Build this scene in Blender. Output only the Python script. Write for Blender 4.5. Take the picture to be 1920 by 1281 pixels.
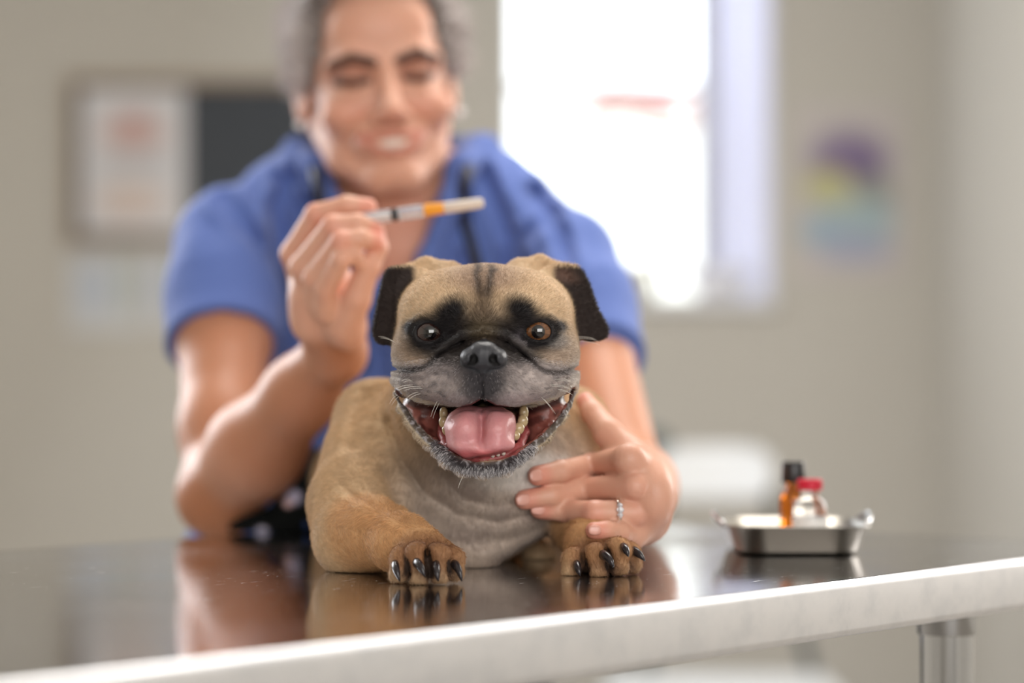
import bpy, math, random
import numpy as np
from mathutils import Vector, Matrix
random.seed(7)
rng = np.random.default_rng(7)
for o in list(bpy.data.objects):
    bpy.data.objects.remove(o, do_unlink=True)
COL = bpy.context.scene.collection

# ------------------------------------------------------------------ camera, world, lights, exposure
F = 4533.0            # focal length in pixels of a 1920 px wide frame (85 mm)
CAMZ, TZ = 1.04, 0.90 # camera height, table top height
HOR = 697.0
scene = bpy.context.scene
cam_d = bpy.data.cameras.new('camera'); cam = bpy.data.objects.new('camera', cam_d)
COL.objects.link(cam); scene.camera = cam
cam_d.lens = 85.0; cam_d.sensor_width = 36.0
cam.location = (0, 0, CAMZ)
cam.rotation_euler = (math.radians(90) + math.atan((HOR - 640.5) / F), 0, 0)
cam_d.dof.use_dof = True
cam_d.dof.focus_distance = 1.625
cam_d.dof.aperture_fstop = 2.3
cam_d.clip_start = 0.05; cam_d.clip_end = 200

scene.view_settings.view_transform = 'Standard'
scene.view_settings.look = 'None'
scene.view_settings.gamma = 1.0
scene.view_settings.exposure = 0.16
try: scene.view_settings.use_curve_mapping = False
except Exception: pass

world = bpy.data.worlds.new('world'); scene.world = world; world.use_nodes = True
bg = world.node_tree.nodes['Background']
bg.inputs[0].default_value = (0.90, 0.96, 1.0, 1); bg.inputs[1].default_value = 3.6

def area(name, loc, target, sx, sy, power, col):
    l = bpy.data.lights.new(name, 'AREA'); l.shape = 'RECTANGLE'; l.size = sx; l.size_y = sy
    l.energy = power; l.color = col
    o = bpy.data.objects.new(name, l); COL.objects.link(o); o.location = loc
    d = Vector(target) - Vector(loc)
    o.rotation_euler = d.to_track_quat('-Z', 'Y').to_euler()
    return o
# area lamps added for assumed daylight; the solid walls beside them have no windows
area('assumed_light_front', (0.9, -2.3, 1.9), (0.0, 2.0, 0.9), 3.0, 1.8, 92, (1.0, 0.985, 0.97))  # added key and fill lamp behind the camera, no window there
area('assumed_light_left', (-2.35, 3.6, 1.9), (-0.2, 2.2, 1.0), 2.4, 1.6, 104, (0.95, 0.97, 1.0))  # added rim lamp beside the solid left wall
area('assumed_light_right', (2.3, 3.3, 1.8), (0.1, 2.0, 1.0), 1.8, 1.6, 70, (1.0, 0.96, 0.91))  # added warm side lamp, the right wall has no opening
area('added_light_overhead', (0.2, 2.6, 2.62), (0.2, 2.6, 0), 1.2, 1.2, 32, (1.0, 0.96, 0.90))  # added overhead lamp without any fixture

# ------------------------------------------------------------------ helpers: coordinates and colours
def w(px, py, Y):
    return np.array([(px - 960.0) * Y / F, Y, CAMZ - (py - HOR) * Y / F])
def lin(r, g, b):
    c = np.array([r, g, b], float) / 255.0
    return np.where(c <= 0.04045, c / 12.92, ((c + 0.055) / 1.055) ** 2.4)
def rgba(r, g, b): return tuple(lin(r, g, b)) + (1.0,)
def sstep(a, b, x):
    t = np.clip((x - a) / (b - a), 0, 1); return t * t * (3 - 2 * t)
def vnoise(P, s, seed=0):
    """cheap smooth value noise in 0..1"""
    Q = np.asarray(P, float) * s + seed * 17.31
    i = np.floor(Q).astype(np.int64); f = Q - i; f = f * f * (3 - 2 * f)
    def hsh(a, b, c):
        n = (a * 73856093) ^ (b * 19349663) ^ (c * 83492791)
        n = (n ^ (n >> 13)) * 1274126177
        return ((n ^ (n >> 16)) & 0xffff) / 65535.0
    r = 0
    for dx in (0, 1):
        for dy in (0, 1):
            for dz in (0, 1):
                wt = (f[:, 0] if dx else 1 - f[:, 0]) * (f[:, 1] if dy else 1 - f[:, 1]) * (f[:, 2] if dz else 1 - f[:, 2])
                r = r + wt * hsh(i[:, 0] + dx, i[:, 1] + dy, i[:, 2] + dz)
    return r

# ------------------------------------------------------------------ helpers: signed distance modelling
def smin(a, b, k):
    if k <= 0: return np.minimum(a, b)
    h = np.maximum(k - np.abs(a - b), 0) / k
    return np.minimum(a, b) - h * h * k * 0.25
def smax(a, b, k): return -smin(-a, -b, k)
def Sp(c, r):
    c = np.asarray(c, np.float32)
    return lambda P: np.linalg.norm(P - c, axis=1) - r
def El(c, r, rot=None, p=2.0):
    c = np.asarray(c, np.float32); r = np.asarray(r, np.float32)
    R = None if rot is None else np.array(rotm(*rot), np.float32)
    def f(P):
        Q = P - c
        if R is not None: Q = Q @ R
        A = np.abs(Q / r)
        if p == 2.0:
            k0 = np.sqrt((A * A).sum(1)) + 1e-9
            k1 = np.sqrt(((Q / (r * r)) ** 2).sum(1)) + 1e-9
            return k0 * (k0 - 1) / k1
        k0 = ((A ** p).sum(1)) ** (1 / p) + 1e-9
        L = np.linalg.norm(Q, axis=1)
        return L * (1 - 1 / k0)
    return f
def rotm(rx, ry, rz):
    return np.array(Matrix.Rotation(math.radians(rz), 3, 'Z') @ Matrix.Rotation(math.radians(ry), 3, 'Y') @ Matrix.Rotation(math.radians(rx), 3, 'X'))
def Cp(a, b, ra, rb=None):
    a = np.asarray(a, np.float32); b = np.asarray(b, np.float32); rb = ra if rb is None else rb
    ba = b - a; L2 = float(ba @ ba) + 1e-12
    def f(P):
        Q = P - a; t = np.clip(Q @ ba / L2, 0, 1)
        return np.linalg.norm(Q - t[:, None] * ba, axis=1) - (ra + (rb - ra) * t)
    return f
def Ch(pts, radii, k=0.004):
    fs = [Cp(pts[i], pts[i + 1], radii[i], radii[i + 1]) for i in range(len(pts) - 1)]
    def f(P):
        d = fs[0](P)
        for g in fs[1:]: d = smin(d, g(P), k)
        return d
    return f
def Tri(a, b, c, r):
    a, b, c = [np.asarray(v, np.float32) for v in (a, b, c)]
    n = np.cross(b - a, c - a); n = n / np.linalg.norm(n)
    fe = [Cp(a, b, 0), Cp(b, c, 0), Cp(c, a, 0)]
    def f(P):
        ins = np.ones(len(P), bool)
        for u, v in ((a, b), (b, c), (c, a)):
            ins &= ((P - u) @ np.cross(n, v - u)) >= 0
        de = np.minimum(np.minimum(fe[0](P), fe[1](P)), fe[2](P))
        return np.where(ins, np.abs((P - a) @ n), de) - r
    return f
def G(ops):
    """ops: (kind, prim, k); kind in add, sub, int, fn"""
    def f(P):
        d = None
        for op in ops:
            kd, pr, k = op
            if kd == 'fn': d = pr(P, d); continue
            e = pr(P)
            if d is None: d = e
            elif kd == 'add': d = smin(d, e, k)
            elif kd == 'sub': d = smax(d, -e, k)
            elif kd == 'int': d = smax(d, e, k)
        return d
    return f
def Xf(prim, R, t):
    R = np.asarray(R, np.float32); t = np.asarray(t, np.float32)
    return lambda P: prim((P - t) @ R)
def Bd(prim, c, R):
    c = np.asarray(c, np.float32)
    def f(P):
        e = np.linalg.norm(P - c, axis=1) - R; out = e + 0.012; m = e < 0.022
        if m.any(): out[m] = prim(P[m])
        return out
    return f
def spline(pts, n=6, closed=True):
    """smooth closed outline through points"""
    p = [np.asarray(q, float) for q in pts]; N_ = len(p); out = []
    rngi = range(N_) if closed else range(N_ - 1)
    for i in rngi:
        if closed: a, b, c, d = p[i - 1], p[i], p[(i + 1) % N_], p[(i + 2) % N_]
        else: a, b, c, d = p[max(i - 1, 0)], p[i], p[i + 1], p[min(i + 2, N_ - 1)]
        for k in range(n):
            t = k / n; out.append(0.5 * (2 * b + (c - a) * t + (2 * a - 5 * b + 4 * c - d) * t * t + (3 * b - a - 3 * c + d) * t ** 3))
    if not closed: out.append(p[-1])
    return out
def seg2(Q, pts):
    pts = [np.asarray(p, np.float32) for p in pts]
    d = None
    for a, b in zip(pts[:-1], pts[1:]):
        ba = b - a; t = np.clip((Q - a) @ ba / (ba @ ba + 1e-12), 0, 1)
        e = np.linalg.norm(Q - a - t[:, None] * ba, axis=1)
        d = e if d is None else np.minimum(d, e)
    return d
def poly2(Q, pts):
    pts = np.asarray(pts, np.float32); n = len(pts)
    d = seg2(Q, list(pts) + [pts[0]])
    ins = np.zeros(len(Q), bool)
    j = n - 1
    for i in range(n):
        yi, yj = pts[i, 1], pts[j, 1]
        c = (yi > Q[:, 1]) != (yj > Q[:, 1])
        xx = (pts[j, 0] - pts[i, 0]) * (Q[:, 1] - yi) / ((yj - yi) if yj != yi else 1e-9) + pts[i, 0]
        ins ^= c & (Q[:, 0] < xx)
        j = i
    return np.where(ins, -d, d)

def surface(field, lo, hi, h, chunk=150000, B=4, newton=1):
    lo = np.asarray(lo, float); hi = np.asarray(hi, float)
    nb = np.maximum(2, np.ceil((hi - lo) / (h * B)).astype(int))
    n = nb * B
    def ev(P):
        P = np.ascontiguousarray(P, dtype=np.float32)
        out = np.empty(len(P), np.float32)
        for s in range(0, len(P), chunk): out[s:s + chunk] = field(P[s:s + chunk])
        return out
    cx = [lo[a] + (np.arange(nb[a]) + 0.5 - 0.5 / B) * h * B for a in range(3)]
    g = np.stack(np.meshgrid(*cx, indexing='ij'), -1).reshape(-1, 3)
    dc = ev(g).reshape(nb)
    act = np.abs(dc) < h * B * 1.75
    D = np.repeat(np.repeat(np.repeat(np.where(dc < 0, -1, 1).astype(np.float32), B, 0), B, 1), B, 2)
    idx = np.argwhere(act)
    off = np.stack(np.meshgrid(*[np.arange(B)] * 3, indexing='ij'), -1).reshape(-1, 3)
    fi = (idx[:, None, :] * B + off[None]).reshape(-1, 3)
    D[fi[:, 0], fi[:, 1], fi[:, 2]] = ev(lo + fi * h)
    for a in range(3):      # keep it closed at the borders
        sl = [slice(None)] * 3
        for e in (0, -1):
            sl[a] = e; D[tuple(sl)] = np.abs(D[tuple(sl)]) + 1e-6
    S = D < 0
    c8 = np.zeros(tuple(n - 1), np.int8)
    for dx in (0, 1):
        for dy in (0, 1):
            for dz in (0, 1):
                c8 += S[dx:n[0] - 1 + dx, dy:n[1] - 1 + dy, dz:n[2] - 1 + dz]
    cells = np.argwhere((c8 > 0) & (c8 < 8))
    vid = np.full(tuple(n - 1), -1, np.int32); vid[cells[:, 0], cells[:, 1], cells[:, 2]] = np.arange(len(cells))
    acc = np.zeros((len(cells), 3)); cnt = np.zeros(len(cells))
    cor = [np.array(c) for c in ((0,0,0),(1,0,0),(0,1,0),(1,1,0),(0,0,1),(1,0,1),(0,1,1),(1,1,1))]
    for i in range(8):
        for j in range(i + 1, 8):
            df = cor[j] - cor[i]
            if np.abs(df).sum() != 1: continue
            A = cells + cor[i]; Bc = cells + cor[j]
            da = D[A[:, 0], A[:, 1], A[:, 2]]; db = D[Bc[:, 0], Bc[:, 1], Bc[:, 2]]
            m = (da < 0) != (db < 0)
            t = np.where(m, da / np.where(da - db == 0, 1, da - db), 0)
            acc += (A + t[:, None] * df) * m[:, None]; cnt += m
    V = lo + acc / cnt[:, None] * h
    Q = []
    for a in range(3):
        b, c = (a + 1) % 3, (a + 2) % 3
        s0 = [slice(1, -1)] * 3; s1 = [slice(1, -1)] * 3
        s0[a] = slice(0, n[a] - 1); s1[a] = slice(1, n[a])
        A = S[tuple(s0)]; Bq = S[tuple(s1)]
        e = np.argwhere(A != Bq)
        sg = A[e[:, 0], e[:, 1], e[:, 2]]
        e = e.copy(); e[:, b] += 1; e[:, c] += 1
        def cid(db, dc_):
            k = e.copy(); k[:, b] -= db; k[:, c] -= dc_
            return vid[k[:, 0], k[:, 1], k[:, 2]]
        q = np.stack([cid(1, 1), cid(0, 1), cid(0, 0), cid(1, 0)], 1)
        q[~sg] = q[~sg][:, ::-1]
        Q.append(q)
    Q = np.concatenate(Q); Q = Q[(Q >= 0).all(1)]
    e_ = h * 0.5
    N = None
    for it in range(newton + 1):
        gr = np.stack([ev(V + np.eye(3)[a] * e_) - ev(V - np.eye(3)[a] * e_) for a in range(3)], 1) / (2 * e_)
        gl = np.linalg.norm(gr, axis=1) + 1e-6
        N = gr / gl[:, None]
        if it == newton: break
        st = np.clip(ev(V) / np.maximum(gl, 0.4), -h * 0.6, h * 0.6)
        V = V - N * st[:, None]
    return V, Q, N
def hit(field, px, py, y0=1.4, y1=2.6):
    """depth at which the ray of a picture point meets the field"""
    ys = np.arange(y0, y1, 0.0007)
    P = np.stack([w(px, py, y) for y in ys]).astype(np.float32)
    d = field(P); k = np.argmax(d < 0)
    return float(ys[k]) if (d < 0).any() else None

# ------------------------------------------------------------------ helpers: objects
WL = {}
def tag(o, label=None, cat=None, group=None, kind=None):
    if label: o['label'] = label
    if cat: o['category'] = cat
    if group: o['group'] = group
    if kind: o['kind'] = kind
    return o
def _place(o, parent, base):
    COL.objects.link(o)
    if parent is not None:
        o.parent = parent; WL[o.name] = WL[parent.name]
    else:
        WL[o.name] = np.array(base if base is not None else (0, 0, 0), float); o.location = WL[o.name]
    return WL[o.name]
def empty(name, base, label, cat, group=None):
    o = bpy.data.objects.new(name, None); o.empty_display_size = 0.05; _place(o, None, base)
    return tag(o, label, cat, group)
def mesh(name, V, Fc, mat, parent=None, base=None, smooth=True, colors=None, wet=None, mats=None):
    me = bpy.data.meshes.new(name); o = bpy.data.objects.new(name, me)
    b = _place(o, parent, base)
    V = np.asarray(V, np.float32) - b.astype(np.float32)
    if isinstance(Fc, np.ndarray) and Fc.ndim == 2:
        nf, k = Fc.shape
        me.vertices.add(len(V)); me.vertices.foreach_set('co', V.ravel())
        me.loops.add(nf * k); me.loops.foreach_set('vertex_index', Fc.astype(np.int32).ravel())
        me.polygons.add(nf); me.polygons.foreach_set('loop_start', (np.arange(nf) * k).astype(np.int32))
        me.update(calc_edges=True); me.validate()
    else:
        me.from_pydata([tuple(map(float, v)) for v in V], [], [tuple(map(int, f)) for f in Fc]); me.update()
    me.polygons.foreach_set('use_smooth', np.full(len(me.polygons), bool(smooth)))
    if colors is not None:
        at = me.color_attributes.new('Col', 'FLOAT_COLOR', 'POINT')
        c = np.ones((len(V), 4), np.float32); c[:, :3] = colors; at.data.foreach_set('color', c.ravel())
    if wet is not None:
        at = me.attributes.new('wet', 'FLOAT', 'POINT'); at.data.foreach_set('value', np.asarray(wet, np.float32))
    me.materials.append(mat)
    return o
def hair(name, pts, rad, mat, parent, cols=None, kind='stuff'):
    """pts (n,k,3) world; rad (k,) or (n,k)"""
    n, k, _ = pts.shape
    cu = bpy.data.hair_curves.new(name); o = bpy.data.objects.new(name, cu)
    b = _place(o, parent, None)
    cu.add_curves([k] * n)
    pos = (pts - b).astype(np.float32).ravel()
    cu.attributes['position'].data.foreach_set('vector', pos) if 'position' in cu.attributes else None
    ra = cu.attributes.get('radius') or cu.attributes.new('radius', 'FLOAT', 'POINT')
    ra.data.foreach_set('value', np.broadcast_to(rad, (n, k)).astype(np.float32).ravel())
    if cols is not None:
        ca = cu.attributes.new('Col', 'FLOAT_COLOR', 'CURVE')
        c = np.ones((n, 4), np.float32); c[:, :3] = cols; ca.data.foreach_set('color', c.ravel())
    cu.materials.append(mat)
    if kind: o['kind'] = kind
    return o
def tube(pts, radii, seg=14, cap=True, ell=1.0):
    pts = [np.asarray(p, float) for p in pts]; n = len(pts); V = []; Fc = []
    T = [pts[min(i + 1, n - 1)] - pts[max(i - 1, 0)] for i in range(n)]
    T = [t / (np.linalg.norm(t) + 1e-12) for t in T]
    a = np.cross(T[0], [0, 0, 1.0]);
    if np.linalg.norm(a) < 0.1: a = np.cross(T[0], [0, 1.0, 0])
    a /= np.linalg.norm(a)
    for i in range(n):
        a = a - T[i] * (a @ T[i]); a /= np.linalg.norm(a); b = np.cross(T[i], a)
        for s in range(seg):
            t = 2 * math.pi * s / seg
            V.append(pts[i] + radii[i] * (a * math.cos(t) + b * math.sin(t) * ell))
    for i in range(n - 1):
        for s in range(seg):
            s2 = (s + 1) % seg
            Fc.append((i * seg + s, i * seg + s2, (i + 1) * seg + s2, (i + 1) * seg + s))
    if cap:
        Fc.append(tuple(range(seg))[::-1]); Fc.append(tuple(range((n - 1) * seg, n * seg)))
    return np.array(V), Fc
def lathe(prof, c, seg=40, axis=(0, 0, 1)):
    """prof list of (r,z); closed at ends when r=0"""
    V = []; Fc = []
    ax = Vector(axis).normalized(); q = Vector((0, 0, 1)).rotation_difference(ax).to_matrix(); q = np.array(q)
    for r, z in prof:
        for s in range(seg):
            t = 2 * math.pi * s / seg
            V.append(np.array(c) + q @ np.array([r * math.cos(t), r * math.sin(t), z]))
    for i in range(len(prof) - 1):
        for s in range(seg):
            s2 = (s + 1) % seg
            Fc.append((i * seg + s, i * seg + s2, (i + 1) * seg + s2, (i + 1) * seg + s))
    return np.array(V), Fc
def box(name, lo, hi, mat, parent=None, base=None, bevel=0.0, smooth=False):
    lo = np.array(lo, float); hi = np.array(hi, float)
    V = [(x, y, z) for x in (lo[0], hi[0]) for y in (lo[1], hi[1]) for z in (lo[2], hi[2])]
    Fc = [(0, 1, 3, 2), (4, 6, 7, 5), (0, 4, 5, 1), (2, 3, 7, 6), (0, 2, 6, 4), (1, 5, 7, 3)]
    o = mesh(name, V, Fc, mat, parent, base, smooth)
    if bevel > 0:
        m = o.modifiers.new('bevel', 'BEVEL'); m.width = bevel; m.segments = 3
        for p in o.data.polygons: p.use_smooth = True
        wn = o.modifiers.new('wn', 'WEIGHTED_NORMAL')
    return o

# ------------------------------------------------------------------ materials
def mat(name, col=(0.8, 0.8, 0.8, 1), rough=0.5, metal=0.0, spec=0.5, trans=0.0, ior=1.45, coat=0.0, sss=0.0, attr=False, alpha=None, sheen=0.0, emit=None):
    m = bpy.data.materials.new(name); m.use_nodes = True
    b = m.node_tree.nodes['Principled BSDF']
    b.inputs['Base Color'].default_value = col; b.inputs['Roughness'].default_value = rough
    b.inputs['Metallic'].default_value = metal; b.inputs['Specular IOR Level'].default_value = spec
    b.inputs['Transmission Weight'].default_value = trans; b.inputs['IOR'].default_value = ior
    b.inputs['Coat Weight'].default_value = coat; b.inputs['Coat Roughness'].default_value = 0.05
    b.inputs['Sheen Weight'].default_value = sheen
    if sss > 0:
        b.inputs['Subsurface Weight'].default_value = sss
        b.inputs['Subsurface Radius'].default_value = (1.0, 0.35, 0.2); b.inputs['Subsurface Scale'].default_value = 0.008
    if emit:
        b.inputs['Emission Color'].default_value = emit[0]; b.inputs['Emission Strength'].default_value = emit[1]
    if attr:
        a = m.node_tree.nodes.new('ShaderNodeAttribute'); a.attribute_name = 'Col'
        m.node_tree.links.new(a.outputs['Color'], b.inputs['Base Color'])
    return m
def noise_bump(m, scale=60, strength=0.1, dist=0.001, detail=4, stretch=None):
    nt = m.node_tree; b = nt.nodes['Principled BSDF']
    tc = nt.nodes.new('ShaderNodeTexCoord'); n = nt.nodes.new('ShaderNodeTexNoise'); bp = nt.nodes.new('ShaderNodeBump')
    n.inputs['Scale'].default_value = scale; n.inputs['Detail'].default_value = detail
    src = tc.outputs['Object']
    if stretch:
        mp = nt.nodes.new('ShaderNodeMapping'); mp.inputs['Scale'].default_value = stretch; nt.links.new(src, mp.inputs['Vector']); src = mp.outputs['Vector']
    nt.links.new(src, n.inputs['Vector']); nt.links.new(n.outputs['Fac'], bp.inputs['Height'])
    bp.inputs['Strength'].default_value = strength; bp.inputs['Distance'].default_value = dist
    nt.links.new(bp.outputs['Normal'], b.inputs['Normal'])
    return n
# ------------------------------------------------------------------ the room
WY = 6.0
def wl(px, py, Y=WY):  # a point of the back wall
    return w(px, py, Y)
M_wall = mat('wall_paint', rgba(195, 190, 181), 0.85); noise_bump(M_wall, 90, 0.12, 0.002)
M_ceil = mat('ceiling_paint', rgba(225, 224, 220), 0.9); noise_bump(M_ceil, 60, 0.05)
M_floor = mat('floor_vinyl', rgba(128, 122, 114), 0.45); noise_bump(M_floor, 30, 0.05)
M_trim = mat('white_trim', rgba(226, 226, 228), 0.4)
M_mull = mat('grey_frame', rgba(176, 176, 190), 0.45)
def struct(o): o['kind'] = 'structure'; return o
struct(box('floor', (-2.6, -2.8, -0.05), (2.5, 6.2, 0), M_floor))
struct(box('ceiling', (-2.6, -2.8, 2.7), (2.5, 6.2, 2.75), M_ceil))
struct(box('wall_left', (-2.6, -2.8, 0), (-2.5, 6.2, 2.7), M_wall))
struct(box('wall_right', (2.4, -2.8, 0), (2.5, 4.4, 2.7), M_wall))
struct(box('wall_front', (-2.6, -2.9, 0), (2.5, -2.8, 2.7), M_wall))
# back wall with window opening
X0, X1 = wl(955, 0)[0], wl(1452, 0)[0]; Z0 = wl(0, 578)[2]; Z1 = 2.35
def wall_with_hole(name, x0, x1, z0, z1, hx0, hx1, hz0, hz1, y0, y1, m):
    V = []; Fc = []
    def bx(a, b, c, d):
        i = len(V)
        V.extend([(x, y, z) for x in (a, b) for y in (y0, y1) for z in (c, d)])
        Fc.extend([tuple(i + k for k in f) for f in ((0, 1, 3, 2), (4, 6, 7, 5), (0, 4, 5, 1), (2, 3, 7, 6), (0, 2, 6, 4), (1, 5, 7, 3))])
    bx(x0, hx0, z0, z1); bx(hx1, x1, z0, z1); bx(hx0, hx1, z0, hz0); bx(hx0, hx1, hz1, z1)
    return struct(mesh(name, V, Fc, m, smooth=False))
XC = wl(1748, 0)[0]
wall_with_hole('wall_back', -2.6, XC + 0.1, 0, 2.7, X0, X1, Z0, Z1, WY, WY + 0.12, M_wall)
struct(box('wall_corner', (XC, 4.4, 0), (XC + 0.1, WY, 2.7), M_wall))
struct(box('wall_return', (XC + 0.1, 4.4, 0), (2.5, 4.5, 2.7), M_wall))
struct(box('baseboard_back', (-2.5, WY - 0.015, 0), (XC, WY, 0.09), M_trim))
struct(box('baseboard_corner', (XC - 0.015, 4.4, 0), (XC, WY - 0.015, 0.09), M_trim))
# window: frame, mullion, sashes, glass
M_glass = mat('window_glass', (1, 1, 1, 1), 0.0, trans=1.0, ior=1.02, spec=0.2)
M_frost = mat('frosted_glass', rgba(222, 222, 240), 0.6, trans=0.45, ior=1.1)
win = struct(box('window_1', (X0, WY + 0.02, Z1 - 0.03), (X1, WY + 0.08, Z1), M_trim))
XM = wl(1322, 0)[0]
box('window_frame', (X0, WY + 0.03, Z0), (X0 + 0.012, WY + 0.08, Z1 - 0.03), M_trim, win)
box('window_frame', (X1 - 0.012, WY + 0.03, Z0), (X1, WY + 0.08, Z1 - 0.03), M_trim, win)
box('mullion', (XM - 0.018, WY + 0.01, Z0 + 0.03), (XM + 0.022, WY + 0.08, Z1 - 0.03), M_mull, win)
zr = wl(0, 158)[2]
box('sash_rail', (X0 + 0.012, WY + 0.04, zr - 0.010), (XM - 0.018, WY + 0.07, zr + 0.008), mat('rail_paint', rgba(205, 196, 200), 0.5), win)
box('window_pane', (X0 + 0.012, WY + 0.05, Z0 + 0.03), (XM - 0.018, WY + 0.055, Z1 - 0.03), M_glass, win)
box('frosted_pane', (XM + 0.022, WY + 0.05, Z0 + 0.03), (X1 - 0.012, WY + 0.055, Z1 - 0.03), M_frost, win)
box('window_sill', (X0 + 0.001, WY - 0.03, Z0 + 0.0005), (X1 - 0.001, WY + 0.09, Z0 + 0.03), M_trim, win, bevel=0.004)
# no other windows are built; added area lamps give the assumed daylight
# things on the window sill
M_clay = mat('pale_ceramic', rgba(196, 190, 176), 0.5)
M_wc = mat('white_ceramic', rgba(236, 236, 244), 0.35)
zs = Z0 + 0.03
c = wl(1205, 0, WY + 0.0); 
V, Fc = lathe([(0, 0), (0.032, 0), (0.037, 0.05), (0.039, 0.085), (0.035, 0.085), (0.033, 0.02), (0, 0.02)], (c[0], WY + 0.01, zs), 28)
tag(mesh('flower_pot', V, Fc, M_clay, base=(c[0], WY + 0.01, zs)), 'small beige pot standing on the window sill left of the white bowl', 'pot')
c = wl(1345, 0)
V, Fc = lathe([(0, 0), (0.04, 0), (0.075, 0.03), (0.095, 0.072), (0.09, 0.072), (0.07, 0.035), (0.03, 0.008), (0, 0.008)], (0, 0, 0), 36)
V = V * [1, 0.38, 1] + [c[0], WY + 0.012, zs]
tag(mesh('bowl', V, Fc, M_wc, base=(c[0], WY + 0.012, zs)), 'white oval bowl standing on the window sill right of the beige pot', 'bowl')
# outside: ground and a neighbouring house with a red roof
M_gnd = mat('outside_ground', rgba(200, 200, 190), 0.9)
g = struct(box('ground', (-30, 6.4, -0.4), (40, 60, -0.3), M_gnd))
hs = empty('house', (4.0, 22, -0.3), 'pale house with a red roof seen through the bright window', 'house')
M_hw = mat('house_wall', rgba(236, 234, 228), 0.8); M_rf = mat('roof_tiles', rgba(134, 62, 60), 0.8)
zt = w(0, 175, 22)[2]
box('wall', (0.4, 22, -0.3), (7, 27, zt), M_hw, hs)
ra = w(1085, 182, 21.8); rb = w(1150, 138, 21.8); rc = w(1290, 186, 21.8)
Vr = [ra, rb, rc, ra + [0, 0, -0.16], rb + [0, 0, -0.26], rc + [0, 0, -0.2]]
Vr = Vr + [v + np.array([0, 5.3, 0.0]) for v in Vr]
mesh('roof', Vr, [(0, 1, 4, 3), (1, 2, 5, 4), (0, 6, 7, 1), (1, 7, 8, 2), (3, 4, 10, 9), (4, 5, 11, 10), (6, 9, 10, 7), (7, 10, 11, 8), (0, 3, 9, 6), (2, 8, 11, 5)], M_rf, hs, smooth=False)

# ---- noticeboard and papers
M_wood = mat('oak_frame', rgba(150, 128, 104), 0.5); noise_bump(M_wood, 40, 0.1, 0.001, 4, (1, 1, 8))
M_slate = mat('slate_board', rgba(62, 66, 72), 0.7); noise_bump(M_slate, 100, 0.1)
def sheet(name, px0, py0, px1, py1, Y, th, mt, parent=None, base=None, painter=None, n=60):
    a = w(px0, py0, Y); b = w(px1, py1, Y)
    if painter is None:
        return box(name, (a[0], Y - th, b[2]), (b[0], Y, a[2]), mt, parent, base)
    xs = np.linspace(0, 1, n); V = []; C = []
    for j, v in enumerate(xs):
        for i, u in enumerate(xs): V.append((a[0] + (b[0] - a[0]) * u, Y - th, a[2] + (b[2] - a[2]) * v))
    Fq = [(j * n + i, j * n + i + 1, (j + 1) * n + i + 1, (j + 1) * n + i) for j in range(n - 1) for i in range(n - 1)]
    k = len(V); V += [(p[0], Y, p[2]) for p in V[:k]]
    Fq += [tuple(k + q for q in f[::-1]) for f in Fq]
    ring = [i for i in range(n)] + [j * n + n - 1 for j in range(1, n)] + [(n - 1) * n + i for i in range(n - 2, -1, -1)] + [j * n for j in range(n - 2, 0, -1)]
    for q in range(len(ring)): r1, r2 = ring[q], ring[(q + 1) % len(ring)]; Fq.append((r1, k + r1, k + r2, r2))
    U, Vv = np.meshgrid(xs, xs); C = painter(U.ravel(), Vv.ravel()); C = np.concatenate([C, C])
    return mesh(name, V, Fq, mt, parent, base, False, colors=C)
def blob(u, v, cu, cv, ru, rv, soft=0.35):
    r = np.sqrt(((u - cu) / ru) ** 2 + ((v - cv) / rv) ** 2); return (1 - sstep(1 - soft, 1 + soft, r))[:, None]
M_print = mat('printed_paper', attr=True, rough=0.6)
M_faded = mat('faded_print', attr=True, rough=0.6)
YB = WY - 0.001
a = w(128, 148, YB); b = w(640, 455, YB)
nb_ = empty('notice_board', (a[0], YB, b[2]), 'dark notice board in an oak frame on the wall behind the person', 'notice board')
sheet('panel', 140, 160, 630, 445, YB, 0.012, M_slate, nb_)
sheet('frame', 128, 146, 640, 161, YB, 0.022, M_wood, nb_); sheet('frame', 128, 444, 640, 457, YB, 0.022, M_wood, nb_)
sheet('frame', 128, 161, 141, 444, YB, 0.022, M_wood, nb_); sheet('frame', 628, 161, 640, 444, YB, 0.022, M_wood, nb_)
def p1(u, v):
    C = np.ones((len(u), 3)) * lin(214, 212, 214)
    for (cu, cv, ru, rv, col) in ((.5, .30, .30, .14, (208, 182, 176)), (.5, .25, .14, .07, (192, 150, 144)), (.48, .78, .32, .14, (214, 198, 190))):
        m = blob(u, v, cu, cv, ru, rv); C = C * (1 - m) + lin(*col) * m
    for k in range(5): m = ((np.abs(v - (.48 + k * .03)) < .006) & (u > .2) & (u < .8))[:, None]; C = np.where(m, lin(170, 168, 172), C)
    return C
tag(sheet('poster', 152, 166, 348, 436, YB - 0.0125, 0.002, M_print, painter=p1, base=w(250, 436, YB - 0.013)), 'white poster with faded red pictures on the left of the notice board', 'poster')
def p2(u, v):
    C = np.ones((len(u), 3)) * lin(206, 206, 206)
    for (cu, cv, ru, rv, col) in ((.35, .45, .25, .35, (190, 196, 206)), (.8, .4, .1, .4, (176, 184, 180))):
        m = blob(u, v, cu, cv, ru, rv); C = C * (1 - m) + lin(*col) * m
    return C
tag(sheet('wall_chart', 128, 474, 262, 622, YB, 0.003, M_print, painter=p2, base=w(195, 622, YB)), 'pale sheet on the wall below the notice board, nearest its left corner', 'chart')
tag(sheet('wall_chart', 272, 474, 345, 616, YB, 0.003, M_print, painter=p2, base=w(300, 616, YB)), 'narrow pale sheet below the notice board, beside the person\'s sleeve', 'chart')
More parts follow.
